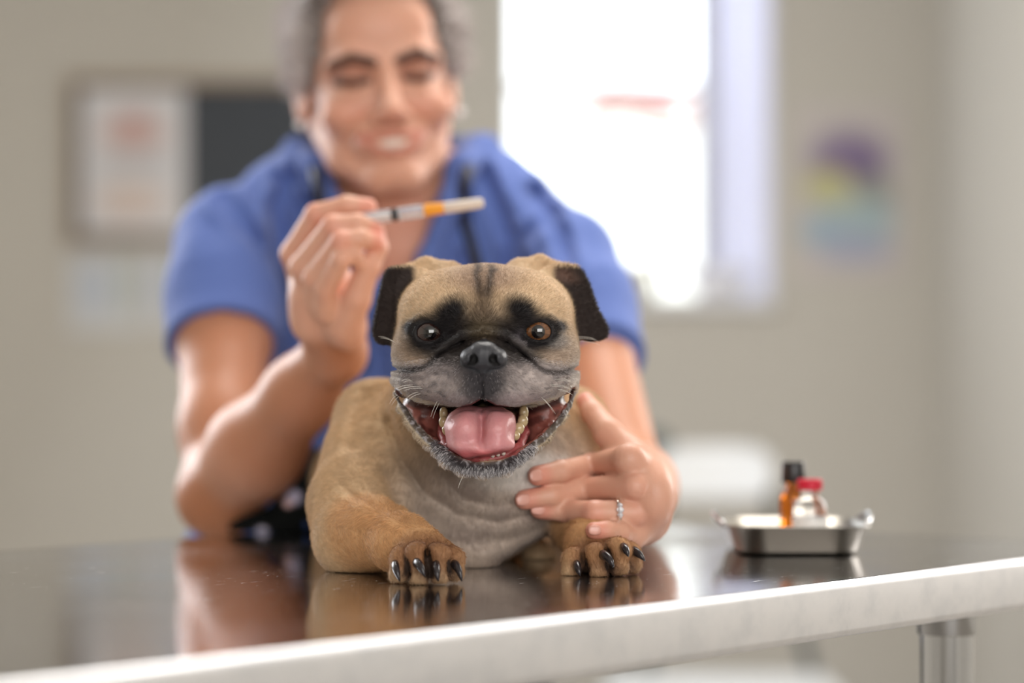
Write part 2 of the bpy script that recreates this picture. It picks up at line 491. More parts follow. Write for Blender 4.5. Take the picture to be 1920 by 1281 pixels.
def p3(u, v):
    C = np.ones((len(u), 3)) * lin(196, 188, 184)
    for (cu, cv, ru, rv, col) in ((.5, .32, .36, .17, (132, 116, 146)), (.64, .38, .14, .08, (112, 94, 130)), (.3, .47, .22, .10, (190, 184, 124)), (.42, .53, .26, .07, (188, 188, 154)),
                                  (.74, .50, .18, .10, (148, 150, 142)), (.40, .72, .36, .12, (158, 178, 190)), (.66, .66, .26, .12, (164, 182, 186)), (.55, .82, .34, .08, (164, 168, 188))):
        m = blob(u, v, cu, cv, ru, rv, .4); C = C * (1 - m) + lin(*col) * m
    return C
tag(sheet('poster', 1492, 196, 1694, 524, YB, 0.003, M_print, painter=p3, base=w(1590, 524, YB)), 'poster with purple, yellow and light blue areas right of the window', 'poster')

# ---- chair far behind, light grey back
M_chs = mat('light_grey_plastic', rgba(206, 208, 210), 0.45); M_chd = mat('dark_metal', rgba(58, 64, 66), 0.5)
cy = 4.6; ca = w(1338, 0, cy)[0]
ch = empty('chair', (ca, cy, 0), 'chair with a light grey backrest against the wall below the window', 'chair')
zt_, zb_ = w(0, 836, cy)[2], w(0, 936, cy)[2]
V = []; Fc = []; n = 16
for s_, dy in ((0, 0), (1, 0.012)):
    for j in range(n):
        for i in range(n):
            u = -1 + 2 * i / (n - 1); v = j / (n - 1)
            hw = 0.108 * (1 - 0.10 * (abs(v - .5) * 2) ** 6)
            V.append((ca + u * hw, cy - 0.02 + dy + 0.025 * u * u * -1 + 0.02 * v, zb_ + (zt_ - zb_) * v - 0.012 * abs(u) ** 5 * (1 if v > .5 else -1)))
for j in range(n - 1):
    for i in range(n - 1):
        q = (j * n + i, j * n + i + 1, (j + 1) * n + i + 1, (j + 1) * n + i); Fc.append(q); Fc.append(tuple(n * n + k for k in q[::-1]))
ring = [i for i in range(n)] + [j * n + n - 1 for j in range(1, n)] + [(n - 1) * n + i for i in range(n - 2, -1, -1)] + [j * n for j in range(n - 2, 0, -1)]
for q in range(len(ring)): r1, r2 = ring[q], ring[(q + 1) % len(ring)]; Fc.append((r1, n * n + r1, n * n + r2, r2))
mesh('backrest', V, Fc, M_chs, ch)
box('seat', (ca - 0.21, cy - 0.42, 0.44), (ca + 0.21, cy - 0.02, 0.47), M_chs, ch, bevel=0.012)
for sx in (-1, 1):
    V, Fc = tube([(ca + sx * 0.19, cy - 0.40, 0.44), (ca + sx * 0.21, cy - 0.43, 0)], [0.011, 0.011]); mesh('leg', V, Fc, M_chd, ch)
    V, Fc = tube([(ca + sx * 0.10, cy + 0.002, zb_ + 0.04), (ca + sx * 0.15, cy + 0.0, 0.6), (ca + sx * 0.19, cy - 0.04, 0.44), (ca + sx * 0.21, cy + 0.04, 0)], [0.011] * 4); mesh('leg', V, Fc, M_chd, ch)
# dark bag hung on the left of the chair
cb = w(1228, 0, 4.45)[0]
fb = G([('add', El((cb, 4.62, w(0, 842, 4.6)[2] - 0.0), (0.045, 0.04, 0.038), (0, 15, 0), 2.6), 0), ('add', El((cb - 0.015, 4.62, 0.80), (0.05, 0.045, 0.05), None, 2.6), 0.02), ('add', Cp((cb, 4.64, 0.78), (cb, 4.64, 0.02), 0.014), 0.02), ('add', El((cb, 4.64, 0.012), (0.13, 0.13, 0.012)), 0.01)])
V, Q, N = surface(fb, (cb - 0.16, 4.46, -0.01), (cb + 0.16, 4.82, 1.0), 0.008)
tag(mesh('floor_lamp', V, Q, mat('dark_grey_plastic', rgba(74, 82, 82), 0.6), base=(cb, 4.64, 0)), 'dark grey stand lamp beside the chair, behind the person\'s wrist', 'lamp')
# ------------------------------------------------------------------ steel table
U = np.array([0.642, 0.766]); U = U / np.linalg.norm(U); NN = np.array([-U[1], U[0]])
def tp(s, n, z): p = U * s + NN * n; return np.array([p[0], p[1], z])
S0, S1, N0, N1 = 0.10, 1.81, 0.868, 1.52
M_steel = bpy.data.materials.new('stainless_steel'); M_steel.use_nodes = True
nt = M_steel.node_tree; b = nt.nodes['Principled BSDF']
b.inputs['Metallic'].default_value = 1.0
def nd(t, **k):
    n = nt.nodes.new(t)
    for a, v in k.items(): setattr(n, a, v)
    return n
tc = nd('ShaderNodeTexCoord'); L = nt.links.new
mp1 = nd('ShaderNodeMapping'); mp1.inputs['Scale'].default_value = (3, 90, 90); L(tc.outputs['Object'], mp1.inputs['Vector'])
n1 = nd('ShaderNodeTexNoise'); n1.inputs['Scale'].default_value = 2.2; n1.inputs['Detail'].default_value = 8; L(mp1.outputs['Vector'], n1.inputs['Vector'])
n2 = nd('ShaderNodeTexNoise'); n2.inputs['Scale'].default_value = 7; n2.inputs['Detail'].default_value = 6; L(tc.outputs['Object'], n2.inputs['Vector'])
n3 = nd('ShaderNodeTexNoise'); n3.inputs['Scale'].default_value = 420; n3.inputs['Detail'].default_value = 1; L(tc.outputs['Object'], n3.inputs['Vector'])
# short scratches
mp2 = nd('ShaderNodeMapping'); mp2.inputs['Scale'].default_value = (45, 650, 45); mp2.inputs['Rotation'].default_value = (0, 0, 0.5); L(tc.outputs['Object'], mp2.inputs['Vector'])
v1 = nd('ShaderNodeTexNoise'); v1.inputs['Scale'].default_value = 1.0; v1.inputs['Detail'].default_value = 2; L(mp2.outputs['Vector'], v1.inputs['Vector'])
sc = nd('ShaderNodeMapRange'); sc.inputs['From Min'].default_value = 0.73; sc.inputs['From Max'].default_value = 0.78; L(v1.outputs['Fac'], sc.inputs['Value'])
sp = nd('ShaderNodeMapRange'); sp.inputs['From Min'].default_value = 0.74; sp.inputs['From Max'].default_value = 0.80; L(n3.outputs['Fac'], sp.inputs['Value'])
mx = nd('ShaderNodeMath', operation='MAXIMUM'); L(sc.outputs[0], mx.inputs[0]); L(sp.outputs[0], mx.inputs[1])
cr = nd('ShaderNodeMapRange'); cr.inputs['From Min'].default_value = 0.3; cr.inputs['From Max'].default_value = 0.7; cr.inputs['To Min'].default_value = 0.44; cr.inputs['To Max'].default_value = 0.56
L(n2.outputs['Fac'], cr.inputs['Value'])
cmb = nd('ShaderNodeCombineColor'); 
for i, k in enumerate((0.96, 0.965, 1.0)):
    q = nd('ShaderNodeMath', operation='MULTIPLY'); q.inputs[1].default_value = k; L(cr.outputs[0], q.inputs[0]); L(q.outputs[0], cmb.inputs[i])
cm = nd('ShaderNodeMix', data_type='RGBA'); L(mx.outputs[0], cm.inputs['Factor']); L(cmb.outputs[0], cm.inputs[6]); cm.inputs[7].default_value = (0.9, 0.9, 0.9, 1)
L(cm.outputs[2], b.inputs['Base Color'])
rr = nd('ShaderNodeMapRange'); rr.inputs['From Min'].default_value = 0.3; rr.inputs['From Max'].default_value = 0.7; rr.inputs['To Min'].default_value = 0.06; rr.inputs['To Max'].default_value = 0.15
L(n2.outputs['Fac'], rr.inputs['Value'])
ra_ = nd('ShaderNodeMath', operation='MULTIPLY_ADD'); L(mx.outputs[0], ra_.inputs[0]); ra_.inputs[1].default_value = 0.45; L(rr.outputs[0], ra_.inputs[2])
L(ra_.outputs[0], b.inputs['Roughness'])
bp = nd('ShaderNodeBump'); bp.inputs['Strength'].default_value = 0.05; bp.inputs['Distance'].default_value = 0.0006; L(n1.outputs['Fac'], bp.inputs['Height'])
L(bp.outputs['Normal'], b.inputs['Normal'])
M_leg = mat('polished_tube', (0.62, 0.63, 0.65, 1), 0.16, 1.0)
M_lip = mat('brushed_steel_edge', (0.96, 0.97, 1.0, 1), 0.5, 1.0); noise_bump(M_lip, 25, 0.15, 0.002, 6)
_nt = M_lip.node_tree; _n = _nt.nodes.new('ShaderNodeTexNoise'); _n.inputs['Scale'].default_value = 34; _n.inputs['Detail'].default_value = 9; _n.inputs['Roughness'].default_value = .65
_tc = _nt.nodes.new('ShaderNodeTexCoord'); _r = _nt.nodes.new('ShaderNodeValToRGB'); _r.color_ramp.elements[0].position = .36; _r.color_ramp.elements[0].color = (.87, .885, .93, 1); _r.color_ramp.elements[1].position = .58; _r.color_ramp.elements[1].color = (.96, .965, 1, 1)
_nt.links.new(_tc.outputs['Object'], _n.inputs['Vector']); _nt.links.new(_n.outputs['Fac'], _r.inputs['Fac']); _nt.links.new(_r.outputs['Color'], _nt.nodes['Principled BSDF'].inputs['Base Color'])
_m = _nt.nodes.new('ShaderNodeMapRange'); _m.inputs['To Min'].default_value = .40; _m.inputs['To Max'].default_value = .50; _nt.links.new(_n.outputs['Fac'], _m.inputs['Value']); _nt.links.new(_m.outputs[0], _nt.nodes['Principled BSDF'].inputs['Roughness'])

tb = empty('steel_table', tp((S0 + S1) / 2, (N0 + N1) / 2, 0), 'stainless steel examination table that the dog lies on', 'table')
ang = math.atan2(U[1], U[0])
tb.rotation_euler = (0, 0, ang)
def tloc(P):  # world -> table local (rotated empty)
    P = np.asarray(P, float) - WL[tb.name]; c, s = math.cos(-ang), math.sin(-ang)
    return np.stack([P[:, 0] * c - P[:, 1] * s, P[:, 0] * s + P[:, 1] * c, P[:, 2]], 1)
def tmesh(name, V, Fc, m, smooth=True):
    o = mesh(name, tloc(V) + WL[tb.name], Fc, m, tb, None, smooth); return o
# top plate with rolled edge: profile swept round the rectangle, corners rounded
prof = [(0.0, -0.0), (0.0, -0.0)]
R = 0.0055; LH = 0.038
edge = [(-R - 0.004, 0.0), (-R, -0.0)]
for k in range(0, 7):
    t = math.pi / 2 * k / 6; edge.append((-R + R * math.sin(t), -R + R * math.cos(t)))
edge += [(0.0, -LH + 0.006)]
for k in range(1, 5):
    t = math.pi / 2 * k / 4; edge.append((-0.006 + 0.006 * math.cos(t), -LH + 0.006 - 0.006 * math.sin(t)))
edge += [(-0.012, -LH), (-0.012, -LH + 0.0015), (-0.0035, -LH + 0.006), (-0.0025, -0.004)]
loop = []
CR = 0.012
for (sx, nx, a0) in ((S1 - CR, N0 + CR, -90), (S1 - CR, N1 - CR, 0), (S0 + CR, N1 - CR, 90), (S0 + CR, N0 + CR, 180)):
    for k in range(7):
        t = math.radians(a0 + 90 * k / 6); loop.append((sx, nx, math.cos(t), math.sin(t)))
V = []; Fc = []; ne = len(edge); nl = len(loop)
for (s_, n_, cx_, sx_) in loop:
    for (o_, z_) in edge: V.append(tp(s_ + cx_ * (CR + o_), n_ + sx_ * (CR + o_), TZ + z_))
for i in range(nl):
    j = (i + 1) % nl
    for e in range(ne - 1): Fc.append((i * ne + e, i * ne + e + 1, j * ne + e + 1, j * ne + e)[::-1])
kf = len(Fc)
topo = [i * ne + 0 for i in range(nl)]
Fc.append(tuple(topo))
Fc.append(tuple(i * ne + ne - 1 for i in range(nl))[::-1])
tt = tmesh('table_top', V, Fc, M_steel)
tt.data.materials.append(M_lip)
for i, p in enumerate(tt.data.polygons):
    if i < kf and (i % (ne - 1)) >= 3: p.material_index = 1
    if i >= kf: p.use_smooth = False
for (ls, ln) in ((1.613, 0.923), (1.613, 1.465), (0.30, 0.923), (0.30, 1.465)):
    c = tp(ls, ln, 0)
    V, Fc = lathe([(0, 0.03), (0.0205, 0.03), (0.0205, TZ - 0.03), (0, TZ - 0.03)], c, 40); lg = tmesh('leg', V, Fc, M_leg)
    V, Fc = lathe([(0, TZ - 0.058), (0.0222, TZ - 0.058), (0.0228, TZ - 0.057), (0.0228, TZ - 0.006), (0, TZ - 0.006)], c, 40)
    tmesh('leg_collar', V, Fc, M_leg)
    V, Fc = lathe([(0, 0), (0.022, 0), (0.024, 0.01), (0.021, 0.035), (0, 0.035)], c, 24); tmesh('foot', V, Fc, M_chd)
for a in bpy.data.objects:
    if a.parent == tb and a.name.startswith(('leg', 'foot')):
        m = a.modifiers.new('es', 'EDGE_SPLIT'); m.split_angle = math.radians(50)

# ------------------------------------------------------------------ instrument tray and bottles
M_tray = mat('satin_steel', (0.36, 0.335, 0.30, 1), 0.30, 1.0); noise_bump(M_tray, 40, 0.1)
tcx, tcy = 0.2195, 1.90
def rrect(hx, hy, r, z, n=8):
    out = []
    for (sx, sy, a0) in ((1, -1, -90), (1, 1, 0), (-1, 1, 90), (-1, -1, 180)):
        for k in range(n):
            t = math.radians(a0 + 90 * k / (n - 1)); out.append((tcx + sx * (hx - r) + r * math.cos(t), tcy + sy * (hy - r) + r * math.sin(t), z))
    return out
rings = [rrect(0.0445, 0.056, 0.022, TZ + 0.0008), rrect(0.0475, 0.059, 0.024, TZ + 0.003), rrect(0.0530, 0.065, 0.026, TZ + 0.0205), rrect(0.0560, 0.068, 0.028, TZ + 0.0215),
         rrect(0.0562, 0.0682, 0.028, TZ + 0.0225), rrect(0.0525, 0.0645, 0.026, TZ + 0.0220), rrect(0.0467, 0.058, 0.024, TZ + 0.004), rrect(0.0435, 0.055, 0.022, TZ + 0.0020)]
V = [p for r in rings for p in r]; k = len(rings[0]); Fc = []
for i in range(len(rings) - 1):
    for j in range(k): Fc.append((i * k + j, i * k + (j + 1) % k, (i + 1) * k + (j + 1) % k, (i + 1) * k + j))
Fc.append(tuple(range(k))[::-1]); Fc.append(tuple((len(rings) - 1) * k + j for j in range(k)))
tr = empty('instrument_tray', (tcx, tcy, TZ), 'small steel tray holding the two medicine bottles on the table', 'tray')
mesh('dish', V, Fc, M_tray, tr)
for sx in (-1, 1):
    pts = [(tcx + sx * (0.055 + 0.006 * math.sin(math.pi * t)), tcy + (t - .5) * 0.06, TZ + 0.0215 + 0.007 * math.sin(math.pi * t)) for t in np.linspace(0, 1, 14)]
    V, Fc = tube(pts, [0.0022] * 14, 10); mesh('handle', V, Fc, M_leg, tr)
M_amber = mat('amber_glass', rgba(214, 120, 24), 0.04, trans=0.85, ior=1.5); M_black = mat('black_plastic', rgba(28, 26, 28), 0.3)
M_clear = mat('clear_glass', (0.96, 0.97, 0.98, 1), 0.03, trans=0.92, ior=1.45); M_red = mat('red_cap', rgba(200, 36, 60), 0.3)
zb = TZ + 0.0022
c = (w(1487, 0, 1.925)[0], 1.925, zb)
bo = empty('amber_bottle', c, 'tall amber glass bottle with a black cap standing in the steel tray', 'bottle')
V, Fc = lathe([(0, 0), (0.0100, 0), (0.0108, 0.001), (0.0108, 0.037), (0.0095, 0.042), (0.0062, 0.046), (0.0062, 0.053), (0, 0.053)], c, 36); mesh('body', V, Fc, M_amber, bo)
V, Fc = lathe([(0, 0.0495), (0.0092, 0.0495), (0.0096, 0.051), (0.0092, 0.0645), (0.0084, 0.0662), (0, 0.0662)], c, 36); mesh('cap', V, Fc, M_black, bo)
M_lab = mat('white_label', rgba(228, 226, 224), 0.5)
c = (w(1518, 0, 1.886)[0], 1.886, zb)
bo = empty('glass_vial', c, 'small clear glass vial with a red cap standing in the steel tray', 'vial')
V, Fc = lathe([(0, 0), (0.0125, 0), (0.0134, 0.001), (0.0134, 0.030), (0.0115, 0.037), (0.0070, 0.041), (0.0070, 0.046), (0, 0.046)], c, 36); mesh('body', V, Fc, M_clear, bo)
V, Fc = lathe([(0.01345, 0.003), (0.01365, 0.003), (0.01365, 0.024), (0.01345, 0.024)], c, 36); mesh('label', V, Fc, M_lab, bo)
V, Fc = lathe([(0, 0.0455), (0.0094, 0.0455), (0.0099, 0.047), (0.0099, 0.053), (0.009, 0.054), (0, 0.054)], c, 36); mesh('cap', V, Fc, M_red, bo)
for o in bpy.data.objects:
    if o.name.startswith(('body', 'cap', 'label')) and o.type == 'MESH':
        m = o.modifiers.new('es', 'EDGE_SPLIT'); m.split_angle = math.radians(40)
# ------------------------------------------------------------------ the dog
YR = 1.62
def q2(px, py): return np.array([(px - 960.0) * YR / F, -(py - HOR) * YR / F])       # face-plane coordinates in metres
def QQ(P): return np.stack([P[:, 0] / P[:, 1] * YR, (P[:, 2] - CAMZ) / P[:, 1] * YR], 1)
PX = YR / F
def L2(pts): return [q2(*p) for p in pts]
def r_(px, Y=1.64): return px * Y / F
def groove(pts, wd, dp, ymax=1.69):
    pts = L2(pts); wd *= PX; dp = dp * 0.001
    def f(P, d):
        e = seg2(QQ(P), pts); m = 1 - sstep(ymax - 0.012, ymax, P[:, 1])
        return d + dp * np.exp(-(e / wd) ** 2) * m
    return ('fn', f, 0)

UPLIP = [(742, 731), (757, 744), (780, 757), (820, 764), (860, 765), (885, 759), (905, 747), (930, 761), (965, 766), (1000, 767), (1040, 752), (1060, 742), (1076, 728)]
LOLIP = [(1076, 728), (1066, 760), (1046, 792), (1018, 822), (990, 842), (970, 858), (940, 870), (905, 873), (868, 866), (842, 852), (824, 838), (800, 822), (776, 794), (758, 764), (742, 731)]
MOUTH = L2(UPLIP + [(1060, 760), (1040, 787), (1012, 815), (984, 836), (966, 850), (938, 860), (905, 862), (870, 857), (848, 845), (828, 830), (804, 812), (782, 788), (763, 760)])

# body -----------------------------------------------------------
body = [
    ('add', El((-0.066, 1.95, 0.957), (0.072, 0.17, 0.076), (0, 0, -4), 2.2), 0),
    ('add', El((-0.085, 2.08, 0.955), (0.070, 0.085, 0.066)), 0.05),
    ('add', El(w(872, 925, 1.80), (0.076, 0.088, 0.072), (0, 0, 0), 2.2), 0.05),
    ('add', El(w(985, 893, 1.80), (0.054, 0.078, 0.048), (0, -14, 0)), 0.03),
    ('add', El(w(855, 1020, 1.80), (0.050, 0.078, 0.027), (0, -8, 0)), 0.03),
    ('sub', El(np.array([0.0345, 1.80, 0.8956]), (0.066, 0.22, 0.0330), (0, -27, 0)), 0.012),
    ('add', Ch([w(908, 660, 1.725), w(890, 790, 1.765), w(885, 870, 1.80)], [0.050, 0.060, 0.066], 0.02), 0.03),
    # loose skin at the throat
    ('add', Ch([w(790, 800, 1.735), w(850, 905, 1.735), w(935, 925, 1.735), w(1010, 870, 1.735)], [0.016, 0.018, 0.018, 0.014], 0.02), 0.02),
    # shoulders and upper arms
    ('add', Ch([w(705, 790, 1.82), w(698, 875, 1.775), w(672, 945, 1.735), w(668, 1005, 1.70)], [0.032, 0.033, 0.0315, 0.0275], 0.02), 0.022),
    ('add', Ch([w(1065, 800, 1.82), w(1078, 880, 1.80), w(1092, 950, 1.775)], [0.031, 0.030, 0.024], 0.02), 0.02),
    # left foreleg
    ('add', Ch([w(667, 1008, 1.70), w(705, 1000, 1.675), w(752, 1018, 1.64), w(786, 1030, 1.622)], [0.0265, 0.0235, 0.0185, 0.0165], 0.01), 0.014),
    # right foreleg
    ('add', Ch([w(1092, 955, 1.775), w(1100, 990, 1.74), w(1112, 1022, 1.70), w(1120, 1035, 1.688)], [0.025, 0.021, 0.0185, 0.016], 0.01), 0.012),
    # hind legs folded beside the belly
    ('add', El((-0.135, 2.06, 0.935), (0.035, 0.070, 0.045), (0, 0, 10)), 0.03),
    ('add', El((-0.006, 2.05, 0.935), (0.038, 0.075, 0.045), (0, 0, -10)), 0.03),
    ('add', El((0.024, 2.00, 0.924), (0.024, 0.075, 0.030), (0, 0, -6)), 0.02),
    ('add', Ch([(0.0, 2.02, 0.915), (0.016, 1.93, 0.910), w(1012, 1040, 1.83)], [0.014, 0.010, 0.009], 0.01), 0.01),
    ('add', El(w(1010, 1040, 1.815), (0.0110, 0.020, 0.0090)), 0.006),
    # tail stump
    ('add', Ch([(-0.085, 2.15, 0.975), (-0.088, 2.185, 0.985)], [0.016, 0.008]), 0.015),
]
def paw(base, toes, pad):
    ops = [('add', El(base[0], base[1], base[2]), 0)]
    for (p0, p1, p2, r) in toes:
        ops.append(('add', Ch([w(*p0), w(*p1), w(*p2)], [r * 0.92, r * 1.03, r * 0.86], 0.004), 0.0012))
    def gr(P, d):
        for k in range(3):
            pl = [(w(*toes[k][i]) + w(*toes[k + 1][i])) / 2 for i in range(3)]; pl[0] = pl[0] * .6 + pl[1] * .4
            pl = [q_ + np.array([0, -.005, .001]) for q_ in pl]
            d = d + .0042 * np.exp(-(Ch(pl, [0, 0, 0], 0)(P) / .0032) ** 2)
        return d
    ops.append(('fn', gr, 0))
    return Bd(G(ops), w(*toes[1][0]) + [0.002, 0, -0.002], 0.045)
LT = [((770, 1036, 1.622), (755, 1046, 1.606), (748, 1076, 1.598), 0.0076),
      ((790, 1030, 1.617), (782, 1042, 1.598), (786, 1079, 1.590), 0.0082),
      ((812, 1030, 1.617), (822, 1040, 1.598), (825, 1077, 1.592), 0.0080),
      ((828, 1034, 1.624), (845, 1044, 1.606), (852, 1071, 1.602), 0.0078)]
RT = [((1092, 1040, 1.684), (1076, 1048, 1.668), (1070, 1070, 1.663), 0.0073),
      ((1118, 1034, 1.680), (1117, 1042, 1.660), (1122, 1068, 1.654), 0.0082),
      ((1140, 1030, 1.680), (1158, 1034, 1.662), (1162, 1060, 1.657), 0.0088),
      ((1152, 1034, 1.690), (1178, 1038, 1.674), (1186, 1058, 1.670), 0.0074)]
body.append(('add', paw((w(800, 1038, 1.622), (0.0215, 0.019, 0.0145), None), LT, 0), 0.006))
body.append(('add', paw((w(1122, 1043, 1.686), (0.0215, 0.019, 0.0135), None), RT, 0), 0.006))
# skin folds on shoulder and chest
def fold3(pts, wd, dp):
    pr = Ch(pts, [0.0001] * len(pts), 0.0)
    return ('fn', lambda P, d: d + dp * np.exp(-(pr(P) / wd) ** 2), 0)
def skinfolds(P, d):
    m = sstep(1.66, 1.72, P[:, 1])
    return d - 0.0016 * (vnoise(P * [1, .6, 1], 42, 3) - .5) * m - 0.0009 * (vnoise(P, 95, 4) - .5) * m
body.append(('fn', skinfolds, 0))
for pl_, wd_, dp_ in (([(728, 790), (752, 860), (790, 915)], 13, 4.0), ([(716, 880), (732, 918), (742, 940)], 12, 3.0), ([(640, 905), (668, 932), (712, 950), (760, 972)], 9, 1.6), ([(800, 925), (860, 965), (940, 978), (1000, 962)], 10, 2.0),
                      ([(835, 895), (870, 935), (935, 950), (1000, 930)], 9, 1.6), ([(820, 1010), (880, 1022), (950, 1010), (1010, 985)], 12, 2.0), ([(1040, 800), (1050, 850), (1040, 900)], 10, 2.0), ([(690, 740), (668, 790), (660, 840)], 14, 2.5)):
    body.append(groove(pl_, wd_, dp_, 1.93))
    if dp_ < 3: body.append(groove([(a, b + wd_ * 1.9) for a, b in pl_], wd_, -dp_ * .35, 1.93))
body_f = G(body)

# head -----------------------------------------------------------
head = [
    ('add', El(w(866, 596, 1.690), (r_(122), 0.058, r_(97)), (0, -6, 0), 2.4), 0),
    ('add', El(w(956, 596, 1.690), (r_(122), 0.058, r_(97)), (0, 6, 0), 2.4), 0.012),
    ('add', El(w(800, 668, 1.675), (r_(66), 0.042, r_(56)), None, 2.2), 0.014),
    ('add', El(w(1021, 666, 1.675), (r_(66), 0.042, r_(56)), None, 2.2), 0.014),
    # brows
    ('add', El(w(838, 582, 1.640), (r_(40), 0.014, r_(22)), (0, -22, 0)), 0.012),
    ('add', El(w(980, 580, 1.640), (r_(40), 0.014, r_(22)), (0, 22, 0)), 0.012),
    ('add', El(w(908, 600, 1.640), (r_(36), 0.016, r_(52))), 0.014),
    # muzzle pads
    ('add', El(w(836, 712, 1.640), (r_(88), 0.043, r_(47)), (0, 8, 0), 2.3), 0.010),
    ('add', El(w(980, 712, 1.640), (r_(88), 0.043, r_(47)), (0, -8, 0), 2.3), 0.010),
    ('add', El(w(908, 700, 1.622), (r_(62), 0.030, r_(52)), None, 2.3), 0.010),
    ('add', El(w(872, 738, 1.612), (r_(48), 0.020, r_(27)), (0, 6, 0)), 0.008),
    ('add', El(w(940, 738, 1.612), (r_(48), 0.020, r_(27)), (0, -6, 0)), 0.008),
    # lips running back to the corners
    ('add', Ch([w(790, 742, 1.630), w(762, 728, 1.648), w(746, 712, 1.664)], [r_(18), r_(17), r_(16)], 0.004), 0.008),
    ('add', Ch([w(1028, 742, 1.630), w(1056, 726, 1.648), w(1072, 710, 1.664)], [r_(18), r_(17), r_(16)], 0.004), 0.008),
    # roll of skin over the nose and down both sides
    ('add', Ch([w(772, 690, 1.642), w(806, 674, 1.626), w(838, 650, 1.610), w(870, 632, 1.600), w(908, 627, 1.597), w(945, 632, 1.600), w(976, 652, 1.610), w(1008, 676, 1.626), w(1042, 692, 1.642)],
               [r_(7), r_(9), r_(9), r_(9), r_(9), r_(9), r_(9), r_(9), r_(7)], 0.003), 0.007),
]
# lower jaw: floor and rim
jaw = [
    ('add', El(w(907, 800, 1.700), (r_(118), 0.050, r_(62)), None, 2.2), 0),
    ('add', Ch([w(800, 760, 1.690), w(835, 815, 1.672), w(880, 848, 1.655), (w(907, 852, 1.65)), w(935, 848, 1.655), w(985, 812, 1.672), w(1020, 760, 1.690)], [r_(44), r_(36), r_(26), r_(26), r_(26), r_(36), r_(44)], 0.01), 0.01),
]
rim = [(744, 738, 1.668, 7), (755, 765, 1.660, 8), (774, 796, 1.650, 9), (800, 824, 1.640, 10), (824, 842, 1.630, 12), (842, 860, 1.618, 14), (872, 875, 1.608, 15), (907, 878, 1.605, 15),
       (942, 875, 1.608, 15), (968, 858, 1.618, 14), (992, 840, 1.630, 12), (1020, 818, 1.640, 10), (1046, 790, 1.650, 9), (1063, 762, 1.660, 8), (1073, 734, 1.668, 7)]
jaw.append(('add', Ch([w(a, b_, c) for a, b_, c, d in rim], [r_(d) for a, b_, c, d in rim], 0.004), 0.007))
head.append(('add', G(jaw), 0.006))
def mouth_prism(P): return poly2(QQ(P), MOUTH)
cav = G([('add', mouth_prism, 0), ('int', lambda P: P[:, 1] - (1.674 + 0.038 * np.exp(-((QQ(P)[:, 0] / PX + 960 - 907) / 72) ** 4)), 0.004)])
head.append(('sub', cav, 0.003))
# eyes
ER = 0.0120
EYE = []
for ex_, ey_, s_ in ((806, 624, 1), (1009, 622, -1)):
    yh_ = hit(G(head), ex_, ey_, 1.56, 1.72); print('eye depth', yh_)
    EYE.append((np.array(w(ex_, ey_, yh_ - 0.0046 + ER)), s_))
for c, s_ in EYE:
    head.append(('add', El(c + [0, 0.0035, 0], (0.0156, 0.0112, 0.0140)), 0.004))
    head.append(('sub', Sp(c, ER + 0.0004), 0.0008))
# ears: folded flaps
def flap(outl, x0, sgn):
    O = [q2(*p) for p in spline(outl, 5)]
    def f(P):
        Qp = QQ(P); pd = poly2(Qp, O) + 0.0024
        ux = (Qp[:, 0] / PX + 960 - x0) * sgn
        ys = 1.687 + 0.30 * np.maximum(0, ux) * PX - 0.10 * np.minimum(0, ux) * PX
        yd = np.abs(P[:, 1] - ys) - 0.0008
        return np.sqrt(np.maximum(pd, 0) ** 2 + np.maximum(yd, 0) ** 2) + np.minimum(np.maximum(pd, yd), 0) - 0.0024
    return f
ear_l = Bd(flap([(800, 514), (778, 501), (750, 499), (731, 503), (721, 516), (713, 545), (706, 580), (700, 612), (701, 632), (709, 643), (722, 646), (734, 640), (742, 612), (748, 585), (758, 560), (780, 540)], 742, -1), w(745, 572, 1.69), 0.042)
ear_r = Bd(flap([(1020, 506), (1045, 496), (1070, 495), (1087, 503), (1099, 520), (1110, 548), (1122, 580), (1136, 606), (1141, 620), (1134, 634), (1116, 640), (1097, 638), (1084, 625), (1080, 598), (1070, 570), (1052, 548), (1036, 528)], 1078, 1), w(1085, 568, 1.69), 0.042)
head.append(('add', ear_l, 0.008)); head.append(('add', ear_r, 0.008))
head.append(('add', Ch([w(842, 512, 1.715), w(800, 500, 1.722), w(765, 507, 1.715)], [0.008, 0.0055, 0.004], 0.006), 0.012))
head.append(('add', Ch([w(975, 506, 1.715), w(1012, 496, 1.722), w(1054, 505, 1.715)], [0.008, 0.0055, 0.004], 0.006), 0.012))
